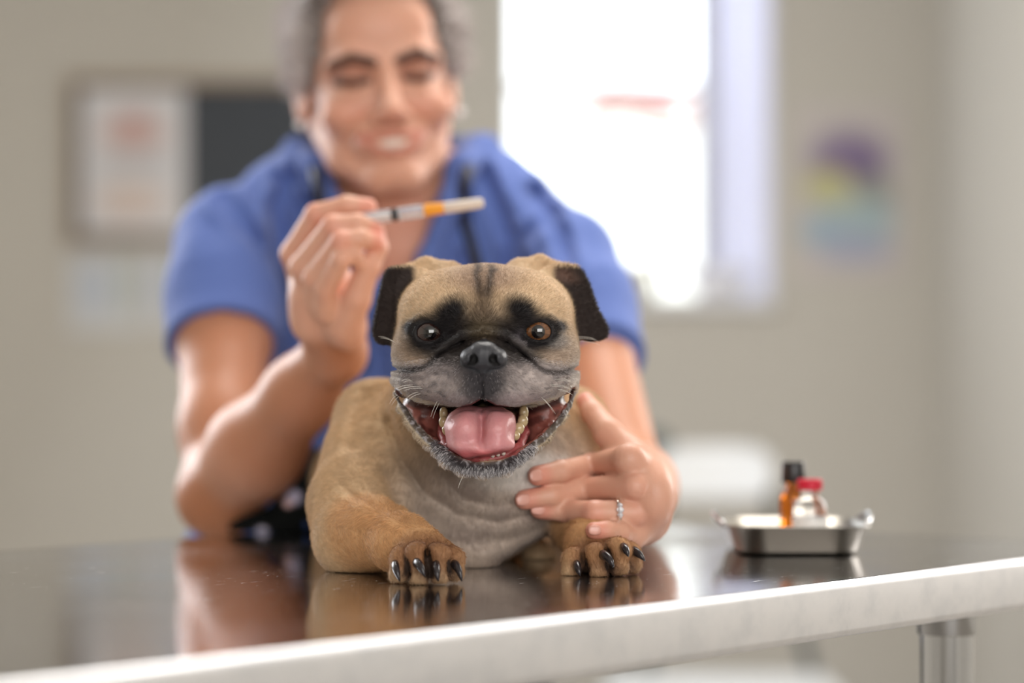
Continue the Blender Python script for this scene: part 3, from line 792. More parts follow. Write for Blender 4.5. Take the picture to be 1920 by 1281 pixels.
# grooves and wrinkles of the face
WR = [
    ([(868, 641), (846, 650), (824, 666), (806, 682), (790, 692), (768, 696), (740, 692)], 4.5, 2.6),
    ([(948, 641), (968, 652), (988, 672), (1006, 688), (1026, 698), (1052, 700), (1080, 692)], 4.5, 2.6),
    ([(866, 640), (885, 634), (908, 632), (930, 634), (950, 641)], 4, 1.9),
    ([(842, 628), (870, 614), (908, 610), (944, 614), (972, 628)], 4, 1.1),
    ([(862, 612), (872, 600), (880, 585)], 4, .8), ([(952, 612), (942, 600), (935, 585)], 4, .8),
    ([(897, 505), (893, 525), (898, 548), (905, 590)], 4, 1.0), ([(922, 505), (920, 530), (915, 550)], 4, 1.0),
    ([(870, 512), (866, 530), (872, 545)], 5, .6), ([(950, 512), (955, 530), (948, 545)], 5, .6),
    ([(735, 706), (760, 712), (790, 712)], 4, 1.0), ([(1083, 706), (1056, 714), (1030, 714)], 4, 1.0),
    ([(785, 652), (800, 658), (822, 654), (838, 640)], 3, .9), ([(985, 650), (1006, 658), (1030, 652)], 3, .9),
    ([(775, 670), (792, 674), (815, 664)], 3, .6), ([(1000, 668), (1024, 676), (1046, 670)], 3, .6),
    ([(905, 694), (905, 748)], 2.2, 2.0),
    ([(845, 690), (852, 720), (872, 742)], 6, .7), ([(968, 690), (962, 720), (944, 742)], 6, .7),
]
for a_, b_, c_ in WR: head.append(groove(a_, b_, c_))
def lipcrinkle(P, d):
    e = seg2(QQ(P), L2(LOLIP)); m = (1 - sstep(1.690, 1.70, P[:, 1])) * np.exp(-(e / (9 * PX)) ** 2); m2 = (1 - sstep(1.690, 1.70, P[:, 1])) * np.exp(-(e / (26 * PX)) ** 2)
    return d - 0.0016 * (vnoise(P, 330, 8) - .5) * m - 0.0034 * (vnoise(P @ np.array([[.6, 0, .5], [0, .6, 0], [-.8, 0, .9]], np.float32), 190, 6) - .5) * m2
head.append(('fn', lipcrinkle, 0))
# nose
NY = 1.581
nose = [
    ('add', El(w(907, 666, NY + 0.013), (r_(27), 0.014, r_(26)), None, 2.6), 0),
    ('add', El(w(882, 671, NY + 0.013), (r_(19), 0.013, r_(18)), (0, 20, 0)), 0.003),
    ('add', El(w(932, 671, NY + 0.013), (r_(19), 0.013, r_(18)), (0, -20, 0)), 0.003),
    ('add', Ch([w(905, 686, NY + 0.010), w(905, 706, NY + 0.014)], [r_(12), r_(8)], 0.002), 0.003),
    ('fn', lambda P, d: d - 0.0005 * (vnoise(P, 900, 3) - .5), 0),
]
NOSTR = [Ch([w(885, 664, NY - 0.001), w(889, 674, NY + 0.001), w(884, 684, NY + 0.003), w(877, 686, NY + 0.006)], [r_(4), r_(6.5), r_(5), r_(3)], 0.001),
         Ch([w(928, 664, NY - 0.001), w(924, 674, NY + 0.001), w(929, 684, NY + 0.003), w(936, 686, NY + 0.006)], [r_(4), r_(6.5), r_(5), r_(3)], 0.001)]
nose_f = G(nose)
head.append(('add', nose_f, 0.0022))
for o_ in NOSTR: head.append(('sub', o_, 0.0012))
head.append(('sub', Ch([w(905.5, 650, NY - 0.0035), w(905.5, 690, NY - 0.002), w(905.5, 700, NY + 0.004)], [r_(2.5), r_(4), r_(3)], 0.001), 0.0025))
for c, s_ in EYE:
    # eyelids: a rim riding on the eyeball, almond shaped
    def lid(up):
        out = []
        for k in range(9):
            t = math.pi * k / 8; ex = math.cos(t) * 0.0099; ez = math.sin(t) * (0.0079 if up else -0.0070)
            ez += 0.0006 * s_ * math.cos(t)
            yy = -math.sqrt(max((ER + 0.0006) ** 2 - ex * ex - ez * ez, 1e-9)); out.append(c + [ex, yy, ez])
        return out
    head.append(('add', Ch(lid(True), [0.0012] * 9, 0.0), 0.0022)); head.append(('add', Ch(lid(False), [0.0010] * 9, 0.0), 0.0022))
    def lid2(k_):
        t = 2 * math.pi * k_ / 20; ex = math.cos(t) * 0.0122; ez = math.sin(t) * (0.0104 if math.sin(t) > 0 else 0.0096)
        rr_ = math.sqrt(ex * ex + ez * ez); yy = -math.sqrt(max((ER + 0.0004) ** 2 - rr_ * rr_, 1e-7)); sc_ = min(1, (ER + .0004) / rr_); return c + [ex * sc_, yy, ez * sc_]
    head.append(('add', Ch([lid2(k_) for k_ in range(21)], [0.0024] * 21, 0.0), 0.004))
head_f = Bd(G(head), w(908, 690, 1.67), 0.112)
dog_f = G([('add', body_f, 0), ('add', head_f, 0.012), ('int', lambda P: TZ + 0.0003 - P[:, 2], 0.002)])
HB = 0.00115
V, Q, N = surface(dog_f, (-0.175, 1.565, TZ - 0.004), (0.115, 2.21, 1.125), HB)
print('dog verts', len(V))

# colours ----------------------------------------------------------
def pxy(P): return 960 + F * P[:, 0] / P[:, 1], HOR - F * (P[:, 2] - CAMZ) / P[:, 1]
def ell(x, y, cx, cy, rx, ry, ang=0, soft=0.3):
    a = math.radians(ang); dx = (x - cx) * math.cos(a) + (y - cy) * math.sin(a); dy = -(x - cx) * math.sin(a) + (y - cy) * math.cos(a)
    return 1 - sstep(1 - soft, 1 + soft, np.sqrt((dx / rx) ** 2 + (dy / ry) ** 2))
def mixc(C, m, col): m = np.clip(m, 0, 1)[:, None]; return C * (1 - m) + np.asarray(col) * m
def ldist(P, pts): return seg2(QQ(P), L2(pts)) / PX
def dog_color(P):
    P = np.asarray(P, float); x, y = pxy(P); n = len(P)
    n1_ = vnoise(P, 55, 1); n2_ = vnoise(P, 260, 2); n3_ = vnoise(P, 700, 5)
    C = np.ones((n, 3)) * lin(204, 172, 134)
    wet = np.zeros(n)
    # back and flanks brindled a little darker, chest greyish
    C = mixc(C, .35 * n1_, lin(176, 152, 124))
    dch = np.linalg.norm((P - w(930, 930, 1.74)) / [0.075, 0.06, 0.060], axis=1)
    chest = (1 - sstep(0.7, 1.35, dch + .25 * (n1_ - .5)))
    C = mixc(C, chest * .85, lin(182, 168, 158)); C = mixc(C, chest * .55 * sstep(.45, .8, n1_), lin(140, 122, 114))
    dw = np.linalg.norm((P - w(985, 880, 1.725)) / [0.036, 0.04, 0.015], axis=1); C = mixc(C, (1 - sstep(.6, 1.3, dw)) * .95, lin(246, 240, 234))
    dw = np.linalg.norm((P - w(930, 895, 1.725)) / [0.030, 0.03, 0.010], axis=1); C = mixc(C, (1 - sstep(.6, 1.3, dw)) * .6, lin(220, 210, 200))
    dth = np.linalg.norm((P - w(795, 850, 1.75)) / [0.016, 0.04, 0.045], axis=1); C = mixc(C, (1 - sstep(.5, 1.2, dth)) * .5, lin(98, 84, 62))
    # forelegs warmer, paws brown
    for a_, b_, r0 in ((w(690, 1000, 1.68), w(800, 1030, 1.61), .035), (w(1095, 970, 1.75), w(1130, 1035, 1.67), .035)):
        m = 1 - sstep(.6 * r0, r0, Cp(a_, b_, 0)(P.astype(np.float32))); C = mixc(C, m * .9, lin(200, 152, 104))
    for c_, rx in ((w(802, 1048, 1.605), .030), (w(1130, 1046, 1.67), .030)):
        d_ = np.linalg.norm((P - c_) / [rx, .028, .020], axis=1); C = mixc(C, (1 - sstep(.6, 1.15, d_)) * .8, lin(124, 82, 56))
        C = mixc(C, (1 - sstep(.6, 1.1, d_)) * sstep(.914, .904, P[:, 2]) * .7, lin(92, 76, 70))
    for T_ in (LT, RT):     # shade in the gaps between the toes, painted into the fur colour
        for k in range(3):
            a_ = (w(*T_[k][1]) + w(*T_[k + 1][1])) / 2 + [0, -.002, .002]; b_ = (w(*T_[k][2]) + w(*T_[k + 1][2])) / 2 + [0, -.002, .001]
            C = mixc(C, (1 - sstep(.0026, .0046, Cp(a_, b_, 0)(P.astype(np.float32)))) * .92, lin(40, 30, 26))
    # belly edge pale
    hd = head_f(P.astype(np.float32)); hm = (1 - sstep(.0015, .006, hd)) * (1 - sstep(1.725, 1.745, P[:, 1]))
    H = np.ones((n, 3)) * lin(212, 184, 150)
    H = mixc(H, .3 * n1_, lin(192, 160, 126))
    H = mixc(H, ell(x, y, 908, 520, 66, 30, 0, .6) * .7, lin(132, 104, 90))
    H = mixc(H, (1 - sstep(1, 13, ldist(P, [(897, 500), (892, 520), (897, 548)]) + 8 * (n2_ - .4))) * .8, lin(58, 46, 42))
    H = mixc(H, (1 - sstep(1, 14, ldist(P, [(922, 505), (918, 530), (912, 552)]) + 8 * (n2_ - .4))) * .85, lin(52, 42, 40))
    H = mixc(H, ell(x, y, 770, 672, 52, 50, 0, .7) * .75, lin(128, 110, 98)); H = mixc(H, ell(x, y, 1050, 668, 52, 50, 0, .7) * .75, lin(150, 134, 124))
    nj = 5 * (n2_ - .5)
    K = lin(30, 26, 27)
    H = mixc(H, ell(x, y, 905, 640, 85, 52, 0, .5), lin(70, 60, 54))
    H = mixc(H, ell(x, y, 906, 585, 22, 60, 0, .7) * .8, lin(84, 68, 54))
    H = mixc(H, ell(x + nj, y, 846, 588, 36, 27, -38, .55), K); H = mixc(H, ell(x + nj, y, 978, 586, 38, 26, 32, .55), K); H = mixc(H, ell(x + nj, y, 862, 616, 34, 26, 30, .6) * .8, K); H = mixc(H, ell(x + nj, y, 955, 616, 34, 26, -30, .6) * .8, K)
    H = mixc(H, ell(x + nj, y, 812, 630, 52, 40, 0, .4), K); H = mixc(H, ell(x + nj, y, 1002, 626, 50, 36, 0, .4), lin(40, 36, 37))
    H = mixc(H, ell(x, y, 770, 615, 14, 12, 0, .5), K); H = mixc(H, ell(x, y, 1050, 612, 14, 10, 30, .5), lin(60, 54, 52))
    H = mixc(H, ell(x, y, 978, 634, 16, 16, 0, .6) * .5, lin(120, 112, 116)); H = mixc(H, ell(x, y, 1045, 640, 20, 14, 0, .6) * .55, lin(150, 146, 144))
    H = mixc(H, ell(x, y, 905, 618, 26, 20, 0, .6) * .5, lin(96, 84, 62))
    # muzzle
    mz = np.maximum(ell(x, y, 845, 718, 106, 50, 8, .3), ell(x, y, 972, 718, 106, 50, -8, .3)) * sstep(672, 690, y + .12 * np.abs(x - 908) * 0)
    H = mixc(H, np.maximum(ell(x, y, 850, 676, 62, 34, -28, .35), ell(x, y, 966, 676, 66, 34, 28, .35)) * sstep(634, 650, y), lin(66, 60, 58))
    H = mixc(H, mz, lin(74, 68, 70))
    H = mixc(H, mz * ell(x, y, 812, 728, 60, 40, 0, .6) * (.30 + .8 * n2_), lin(166, 152, 146)); H = mixc(H, mz * ell(x, y, 1005, 724, 66, 44, 0, .6) * (.36 + .8 * n2_), lin(188, 174, 168))
    H = mixc(H, mz * ell(x, y, 850, 752, 50, 14, 0, .6) * .45, lin(160, 140, 140)); H = mixc(H, mz * ell(x, y, 975, 752, 55, 16, 0, .6) * .6, lin(176, 156, 156))
    H = mixc(H, mz * ell(x, y, 906, 716, 46, 40, 0, .5) * .85, lin(46, 43, 46))
    spot = sstep(.72, .82, vnoise(P, 420, 9)) * mz * (ell(x, y, 820, 725, 50, 30) + ell(x, y, 1000, 722, 55, 32)); H = mixc(H, spot * .55, lin(50, 46, 48))
    H = mixc(H, (1 - sstep(3, 8, ldist(P, WR[0][0]))) * .75, lin(34, 30, 30)); H = mixc(H, (1 - sstep(3, 8, ldist(P, WR[1][0]))) * .7, lin(44, 38, 38))
    # edge of cheeks pale
    H = mixc(H, np.maximum(ell(x, y, 738, 706, 13, 30, 0, .5), ell(x, y, 1081, 706, 13, 30, 0, .5)) * .6, lin(186, 178, 172))
    # chin
    chin = (1 - sstep(8, 17, ldist(P, [(820, 838), (842, 862), (872, 878), (907, 882), (942, 878), (968, 862), (992, 842)])))
    H = mixc(H, chin, lin(46, 42, 45)); H = mixc(H, chin * sstep(6, 14, ldist(P, [(850, 856), (872, 870), (907, 873), (942, 870), (965, 856)])) * .45, lin(170, 164, 166))
    jawc = (y > 745) * (P[:, 1] > 1.62); H = mixc(H, jawc * (1 - chin) * .8, lin(180, 164, 142))
    lipe = 1 - sstep(5, 9, ldist(P, LOLIP)); H = mixc(H, lipe * .85 * (y > 735), lin(56, 48, 50)); wet = np.maximum(wet, lipe * hm * .75 * (1 - chin * .8))
    H = mixc(H, lipe * (y > 735) * sstep(.62, .75, n3_) * .5, lin(190, 186, 190))
    # ears
    for e_, sgn in ((ear_l, -1), (ear_r, 1)):
        de = e_(P.astype(np.float32)); m = (1 - sstep(.002, .006, de))
        top = sstep(506, 497, y)
        m = m * (1 - .85 * top) * sstep(18, 34, np.abs(x - 908) - 105 + .0 * y)
        H = mixc(H, m, lin(44, 34, 31))
        if sgn > 0: H = mixc(H, m * ell(x, y, 1056, 516, 24, 12, 20, .8) * .6, lin(120, 92, 80))
    # inside of the mouth
    cv = cav(P.astype(np.float32)); mi = (hd < .003) & (P[:, 1] < 1.727) & (poly2(QQ(P), MOUTH) < .0010) & (P[:, 1] > 1.596 + .00 * x)
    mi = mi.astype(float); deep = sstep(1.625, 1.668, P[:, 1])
    side = sstep(50, 95, np.abs(x - 907))
    I = np.ones((n, 3)) * lin(150, 78, 76)
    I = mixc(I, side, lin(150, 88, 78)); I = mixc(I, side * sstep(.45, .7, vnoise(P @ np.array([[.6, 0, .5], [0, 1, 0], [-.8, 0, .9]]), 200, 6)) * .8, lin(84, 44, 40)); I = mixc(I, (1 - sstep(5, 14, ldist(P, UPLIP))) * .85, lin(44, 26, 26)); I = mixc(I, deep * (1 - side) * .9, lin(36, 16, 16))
    H = mixc(H, mi, I) if False else H * (1 - mi[:, None]) + I * mi[:, None]
    wet = np.maximum(wet, mi)
    nm = (1 - sstep(.0006, .0022, nose_f(P.astype(np.float32)))) * (y < 700)
    H = H * (1 - nm[:, None]) + (lin(60, 60, 64) * nm[:, None]); wet = np.maximum(wet, nm * .62)
    for c, s_ in EYE:
        dd = np.linalg.norm(P - c, axis=1); m = (1 - sstep(.0135, .0160, dd)); H = mixc(H, m, lin(26, 22, 23)); wet = np.maximum(wet, .28 * (1 - sstep(.0132, .0142, dd)))
    for o_ in NOSTR: H = mixc(H, (1 - sstep(-.0002, .0010, o_(P.astype(np.float32)))), lin(10, 8, 9))
    C = C * (1 - hm[:, None]) + H * hm[:, None]
    C = C * (0.90 + .2 * n3_)[:, None]
    return C, wet * np.where(hm > .5, 1, 0)
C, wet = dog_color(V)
M_dog = mat('dog_skin', attr=True, rough=0.55, spec=0.4)
nt_ = M_dog.node_tree; b_ = nt_.nodes['Principled BSDF']
at = nt_.nodes.new('ShaderNodeAttribute'); at.attribute_name = 'wet'
mr = nt_.nodes.new('ShaderNodeMapRange'); mr.inputs['To Min'].default_value = 0.75; mr.inputs['To Max'].default_value = 0.22
nt_.links.new(at.outputs['Fac'], mr.inputs['Value']); nt_.links.new(mr.outputs[0], b_.inputs['Roughness'])
nn = noise_bump(M_dog, 900, 0.35, 0.0004, 3)
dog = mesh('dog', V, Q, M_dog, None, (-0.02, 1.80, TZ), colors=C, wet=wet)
tag(dog, 'fawn dog with a black mask and open mouth lying on the steel table', 'dog')

# eyes ---------------------------------------------------------------
M_eye = mat('eyeball', attr=True, rough=0.04, spec=0.8, coat=1.0)
for c, s_ in EYE:
    V2 = []; F2 = []; C2 = []
    gaze = np.array([0.0 - c[0] + 0.0, -c[1], 1.02 - c[2]]); gaze = gaze / np.linalg.norm(gaze)
    ax = np.array(gaze); u_ = np.cross(ax, [0, 0, 1.0]); u_ /= np.linalg.norm(u_); v_ = np.cross(u_, ax)
    nr, ns = 40, 48
    for i in range(nr + 1):
        ph = math.pi * (i / nr) ** 1.25
        for j in range(ns):
            t = 2 * math.pi * j / ns
            rr_ = ER * (1 + 0.05 * math.exp(-(ph / 0.5) ** 2))
            V2.append(c + rr_ * (ax * math.cos(ph) + math.sin(ph) * (u_ * math.cos(t) + v_ * math.sin(t))))
            if ph < 0.36: col = lin(8, 6, 8)
            elif ph < 0.98:
                f_ = 0.75 + 0.35 * math.sin(j * 5.1) * math.cos(j * 2.3) ; col = (lin(126, 80, 46) if s_ < 0 else lin(58, 36, 32)) * f_
                if ph > 0.86: col = col * 0.35
            else: col = lin(70, 48, 44)
            C2.append(col)
    for i in range(nr):
        for j in range(ns):
            j2 = (j + 1) % ns; F2.append((i * ns + j, i * ns + j2, (i + 1) * ns + j2, (i + 1) * ns + j)[::-1])
    e = mesh('eye', V2, F2, M_eye, dog, colors=np.array(C2)); 
    tag(e, 'amber eye' if s_ < 0 else 'dark brown eye')
# tongue ---------------------------------------------------------------
tg = G([('add', El(w(873, 806, 1.634), (r_(38), 0.032, r_(40)), (0, -6, 0), 2.3), 0),
        ('add', El(w(932, 804, 1.634), (r_(34), 0.032, r_(38)), (0, 8, 0), 2.3), 0.006),
        ('add', El(w(884, 838, 1.618), (r_(44), 0.017, r_(19)), (0, 6, 0)), 0.006),
        ('add', El(w(930, 834, 1.619), (r_(34), 0.017, r_(17)), (0, -8, 0)), 0.006),
        ('add', El(w(904, 785, 1.665), (r_(60), 0.040, r_(18))), 0.01),
        ('fn', lambda P, d: d + 0.0017 * np.exp(-(seg2(QQ(P), L2([(902, 772), (903, 800), (901, 826), (905, 838)])) / (6 * PX)) ** 2), 0),
        ('fn', lambda P, d: d - 0.0036 * (vnoise(P, 95, 3) - .5) - 0.0002 * (vnoise(P, 900, 3) - .5), 0)])
Vt, Qt, Nt = surface(tg, (-0.05, 1.585, 0.965), (0.02, 1.715, 1.03), 0.0009)
Ct = np.ones((len(Vt), 3)) * lin(208, 146, 146); xt, yt = pxy(Vt)
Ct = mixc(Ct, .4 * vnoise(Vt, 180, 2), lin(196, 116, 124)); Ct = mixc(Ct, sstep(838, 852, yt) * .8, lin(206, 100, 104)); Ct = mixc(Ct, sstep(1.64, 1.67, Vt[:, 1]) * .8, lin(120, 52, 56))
M_tong = mat('tongue', attr=True, rough=0.36, spec=0.5, sss=0.15); noise_bump(M_tong, 500, 0.5, 0.0006, 4)
tongue = mesh('tongue', Vt, Qt, M_tong, dog, colors=Ct); tag(tongue, 'wet pink tongue')
# gums and teeth -------------------------------------------------------
M_tooth = mat('tooth', rgba(198, 176, 134), 0.25, coat=.5); M_toothw = mat('small_tooth', rgba(226, 214, 200), 0.25, coat=.5); M_gum = mat('gum', rgba(170, 84, 84), 0.38); noise_bump(M_gum, 300, 0.3, 0.0006)
gm = G([('add', Ch([w(842, 838, 1.634), w(872, 857, 1.622), (w(907, 863, 1.618)), w(942, 857, 1.622), w(972, 840, 1.634)], [r_(9), r_(7), r_(7), r_(8), r_(10)], 0.003), 0),
        ('add', Ch([w(838, 840, 1.645), w(830, 812, 1.668), w(834, 780, 1.680)], [r_(9)] * 3, .003), .003), ('add', Ch([w(974, 840, 1.645), w(982, 812, 1.668), w(980, 780, 1.680)], [r_(9)] * 3, .003), .003),
        ('fn', lambda P, d: d - .0012 * (vnoise(P, 300, 5) - .5), 0)])
Vg, Qg, Ng = surface(gm, (-0.055, 1.605, 0.965), (0.02, 1.69, 1.03), 0.0009); mesh('gums', Vg, Qg, M_gum, dog)
def tooth(px, py, Y, rx, rz, ry=None, m=None, rot=0):
    f_ = G([('add', El(w(px, py, Y), (r_(rx), r_(ry or rx), r_(rz)), (0, rot, 0), 2.3), 0), ('add', El(w(px, py - rz * .5, Y), (r_(rx * .6), r_(rx * .6), r_(rz * .6)), (0, rot, 0)), .001)])
    cc = w(px, py, Y); rr = r_(max(rx, rz) * 1.4) + .001
    a_, b2_, c_ = surface(f_, cc - rr, cc + rr, 0.0006); return mesh('tooth', a_, b2_, m or M_tooth, dog)
for px, py, Y, rx, rz, rt in ((832, 776, 1.658, 8, 12, 0), (832, 792, 1.655, 9, 11, -6), (838, 807, 1.648, 9, 10, -20), (982, 774, 1.658, 9, 13, 0), (980, 790, 1.653, 10, 12, 10), (973, 804, 1.646, 10, 11, 24), (966, 817, 1.640, 9, 9, 24)):
    tooth(px, py, Y, rx, rz, None, None, rt)
for px, py in ((924, 854), (934, 852), (944, 850), (868, 850)): tooth(px, py, 1.617, 4.2, 4.5, None, M_toothw)
# claws ------------------------------------------------------------------
M_claw = mat('claw', rgba(44, 38, 40), 0.22, spec=0.6); noise_bump(M_claw, 500, 0.2, 0.0003, 3)
def claw(p0, p1, p2, r):
    pts = [(1 - t) ** 2 * w(*p0) + 2 * t * (1 - t) * w(*p1) + t * t * w(*p2) for t in np.linspace(0, 1, 9)]
    for p in pts: p[2] = max(p[2], TZ + 0.0008)
    V_, F_ = tube(pts, [r, r * 1.02, r, r * .95, r * .88, r * .78, r * .62, r * .42, r * .12], 14, True, 1.25)
    return mesh('claw', V_, F_, M_claw, dog)
claw((741, 1058, 1.594), (742, 1066, 1.581), (750, 1090, 1.583), .0026); claw((781, 1055, 1.586), (788, 1058, 1.574), (797, 1082, 1.575), .0027)
claw((818, 1059, 1.588), (818, 1068, 1.575), (822, 1090, 1.577), .0027); claw((852, 1058, 1.597), (860, 1062, 1.585), (866, 1090, 1.586), .0026)
claw((1081, 1058, 1.658), (1083, 1066, 1.646), (1088, 1080, 1.648), .0026); claw((1130, 1040, 1.650), (1143, 1044, 1.636), (1150, 1064, 1.637), .0028)
claw((1168, 1026, 1.654), (1174, 1028, 1.641), (1178, 1044, 1.642), .0027); claw((1186, 1032, 1.668), (1196, 1034, 1.657), (1209, 1052, 1.658), .0026)
M_clt = mat('claw_nub', rgba(60, 54, 56), 0.5)
# fur ----------------------------------------------------------------------
def make_fur(V, Q, N, count, seed=1):
    r = np.random.default_rng(seed)
    a, b2, c, d = V[Q[:, 0]], V[Q[:, 1]], V[Q[:, 2]], V[Q[:, 3]]
    ar = 0.5 * np.linalg.norm(np.cross(c - a, d - b2), axis=1)
    nf = N[Q[:, 0]]
    vis = nf[:, 1] < 0.35
    cen = (a + c) / 2
    wgt = ar * np.where(vis, 1, .12) * np.where(cen[:, 1] > 1.86, .45, 1.0) * np.where(cen[:, 2] < TZ + .001, 0, 1)
    x_, y_ = pxy(cen); wgt = wgt * np.where((cen[:, 1] < 1.725) & (y_ < 900), 1.7, 1)
    f = r.choice(len(Q), count, p=wgt / wgt.sum())
    u, v = r.random(count)[:, None], r.random(count)[:, None]
    P = (a[f] * (1 - u) + b2[f] * u) * (1 - v) + (d[f] * (1 - u) + c[f] * u) * v
    Nn = N[Q[f, 0]]
    return P, Nn, f
nh = 380000
Pf, Nf, ff = make_fur(V, Q, N, nh)
wf = wet[Q[ff, 0]]
keep = wf < .25
Pf, Nf = Pf[keep], Nf[keep]
Cf, _ = dog_color(Pf)
nose_p = np.array(w(907, 655, 1.60))
xh, yh = pxy(Pf)
ishead = (head_f(Pf.astype(np.float32)) < .004) & (Pf[:, 1] < 1.735)
D = np.where(ishead[:, None], Pf - nose_p, np.array([[-.1, .7, -.8]]) + 0 * Pf)
paw_m = (Pf[:, 2] < TZ + .035) & (Pf[:, 1] < 1.70)
D = np.where(paw_m[:, None], np.array([[.15, -.8, -.6]]) + 0 * Pf, D)
D = D / (np.linalg.norm(D, axis=1)[:, None] + 1e-6)
D = D + .55 * (np.stack([vnoise(Pf, 70, 21), vnoise(Pf, 70, 22), vnoise(Pf, 70, 23)], 1) - .5) + .18 * rng.standard_normal(Pf.shape)
D = D - Nf * (D * Nf).sum(1)[:, None]; D /= (np.linalg.norm(D, axis=1)[:, None] + 1e-6)
ln = np.where(ishead, .0030, .0046); ln = np.where(paw_m, .0034, ln)
muz = ishead & (yh > 662 + .10 * np.abs(xh - 907)) & (yh < 775); ln = np.where(muz, .0021, ln)
chn = ishead & (yh > 835); ln = np.where(chn, .0026, ln)
ln = ln * (0.7 + .6 * rng.random(len(Pf)))
lift = np.where(chn, .75, .34)[:, None] + .12 * rng.standard_normal((len(Pf), 1))
s0 = Pf - Nf * .0003
pt = [s0, s0 + ln[:, None] * (.36 * D + Nf * lift * .42), s0 + ln[:, None] * (.70 * D + Nf * lift * .62), s0 + ln[:, None] * (1.0 * D + Nf * lift * .66)]
pts = np.stack(pt, 1); pts[:, :, 2] = np.maximum(pts[:, :, 2], TZ + .0003)
Cf = Cf * (0.78 + .5 * rng.random((len(Pf), 1)))
gm_ = muz & (rng.random(len(Pf)) < .22 * sstep(18, 60, np.abs(xh - 907)) + .04); Cf[gm_] = lin(176, 168, 168) * .9
wc = chn & (rng.random(len(Pf)) < .38) & ((yh > 872) | (np.abs(xh - 907) > 60)); Cf[wc] = lin(225, 220, 220)
M_fur = mat('fur', attr=True, rough=0.5, spec=0.25)
hair('fur', pts, np.array([.000085, .000075, .000055, .000015]), M_fur, dog, Cf)
# whiskers
wp = []
for (px, py, dx, dz, ln_) in ((770, 712, -1, .15, 14), (775, 722, -1, -.05, 26), (790, 726, -1, .05, 30), (785, 735, -1, -.3, 20), (1040, 712, 1, .1, 24), (1030, 722, 1, 0.0, 30), (1045, 730, 1, -.1, 20), (1015, 745, .6, -.6, 26),
                           (738, 640, -1, .5, 26), (1082, 632, 1, .0, 30), (1084, 640, 1, -.05, 34), (820, 752, -.4, -.8, 22), (745, 740, -.6, -.5, 16), (870, 890, -.5, -.9, 18), (930, 892, .3, -1, 20), (985, 866, .7, -.7, 18)):
    for k in range(2):
        Y = hit(dog_f, px + k * 4, py + k * 3, 1.56, 1.75)
        if Y is None: continue
        p = w(px + k * 4, py + k * 3, Y); L_ = ln_ * PX * 1.3
        dv = np.array([dx, -.35, dz]); dv /= np.linalg.norm(dv)
        wp.append([p, p + dv * L_ * .35, p + dv * L_ * .7 + [0, 0, -.0006], p + dv * L_ + [0, 0, -.002]])
wp = np.array(wp); M_wh = mat('whisker', rgba(226, 220, 210), 0.4)
hair('whiskers', wp, np.array([.00014, .00012, .0001, .00004]), M_wh, dog)
# ------------------------------------------------------------------ the person
# hand with the syringe (image left) --------------------------------
WR1 = w(632, 652, 1.985)
def fing(pts, rads, k=0.003): return Ch([w(*p) for p in pts], [x * .001 for x in rads], k)
hand1 = G([
    ('add', Ch([w(632, 665, 1.985), w(618, 610, 1.965), w(600, 545, 1.945)], [0.0240, 0.0245, 0.024], 0.01), 0),
    ('add', El(w(600, 560, 1.945), (0.021, 0.017, 0.036), (0, 24, 0)), 0.012),
    ('add', El(w(648, 600, 1.935), (0.017, 0.014, 0.026), (0, -14, 0)), 0.012),
    # index, middle, ring, little: knuckle, middle joint, end joint, tip
    ('add', fing([(572, 540, 1.955), (549, 476, 1.945), (592, 402, 1.925), (650, 385, 1.920), (690, 388, 1.920)], [11, 10.0, 8.6, 7.8, 7.0]), 0.006),
    ('add', fing([(586, 555, 1.940), (566, 500, 1.928), (624, 424, 1.905), (670, 420, 1.905), (704, 432, 1.912)], [11, 10.0, 8.8, 8.0, 7.0]), 0.0025),
    ('add', fing([(600, 570, 1.928), (590, 520, 1.915), (640, 452, 1.893), (676, 448, 1.896), (704, 452, 1.905)], [10.5, 9.6, 8.4, 7.6, 6.6]), 0.0025),
    ('add', fing([(612, 585, 1.922), (610, 540, 1.908), (640, 486, 1.890), (662, 476, 1.895), (672, 492, 1.902)], [10, 8.8, 7.6, 6.8, 6.0]), 0.0025),
    # thumb
    ('add', fing([(645, 615, 1.930), (668, 560, 1.918), (690, 500, 1.912), (706, 464, 1.915), (706, 440, 1.922)], [14, 12.0, 9.6, 9.0, 7.0]), 0.005),
])
hand1 = Bd(hand1, w(630, 530, 1.935), 0.095)
# hand on the dog (image right) --------------------------------------
def dsurf(px, py, off=0.006, y0=1.6, y1=1.95):
    Y = hit(body_f, px, py, y0, y1); return (Y if Y is not None else y1) - off
def fingd(p, r, k=0.003):
    out = []; 
    for (a, b_, dep) in p: out.append(w(a, b_, dep))
    return Ch(out, [x * .001 for x in r], k)
F_ = {}
for nm, pl in dict(i=[(1008, 892), (1052, 884), (1110, 872)], m=[(984, 937), (1032, 930), (1098, 918)], r=[(1012, 955), (1060, 958), (1116, 962)]).items():
    F_[nm] = [(a, b_, dsurf(a, b_, .0055 + .002 * q)) for q, (a, b_) in enumerate(pl)]
print('finger depths', {k: [round(v[2], 3) for v in q] for k, q in F_.items()})
kY = min(F_['i'][2][2], F_['m'][2][2], F_['r'][2][2])
KI, KM, KR, KP = (1180, 862, kY + .006), (1190, 912, kY + .000), (1190, 962, kY + .004), (1186, 1004, kY + .012)
PY = dsurf(1114, 995, .0045); print('little finger', PY)
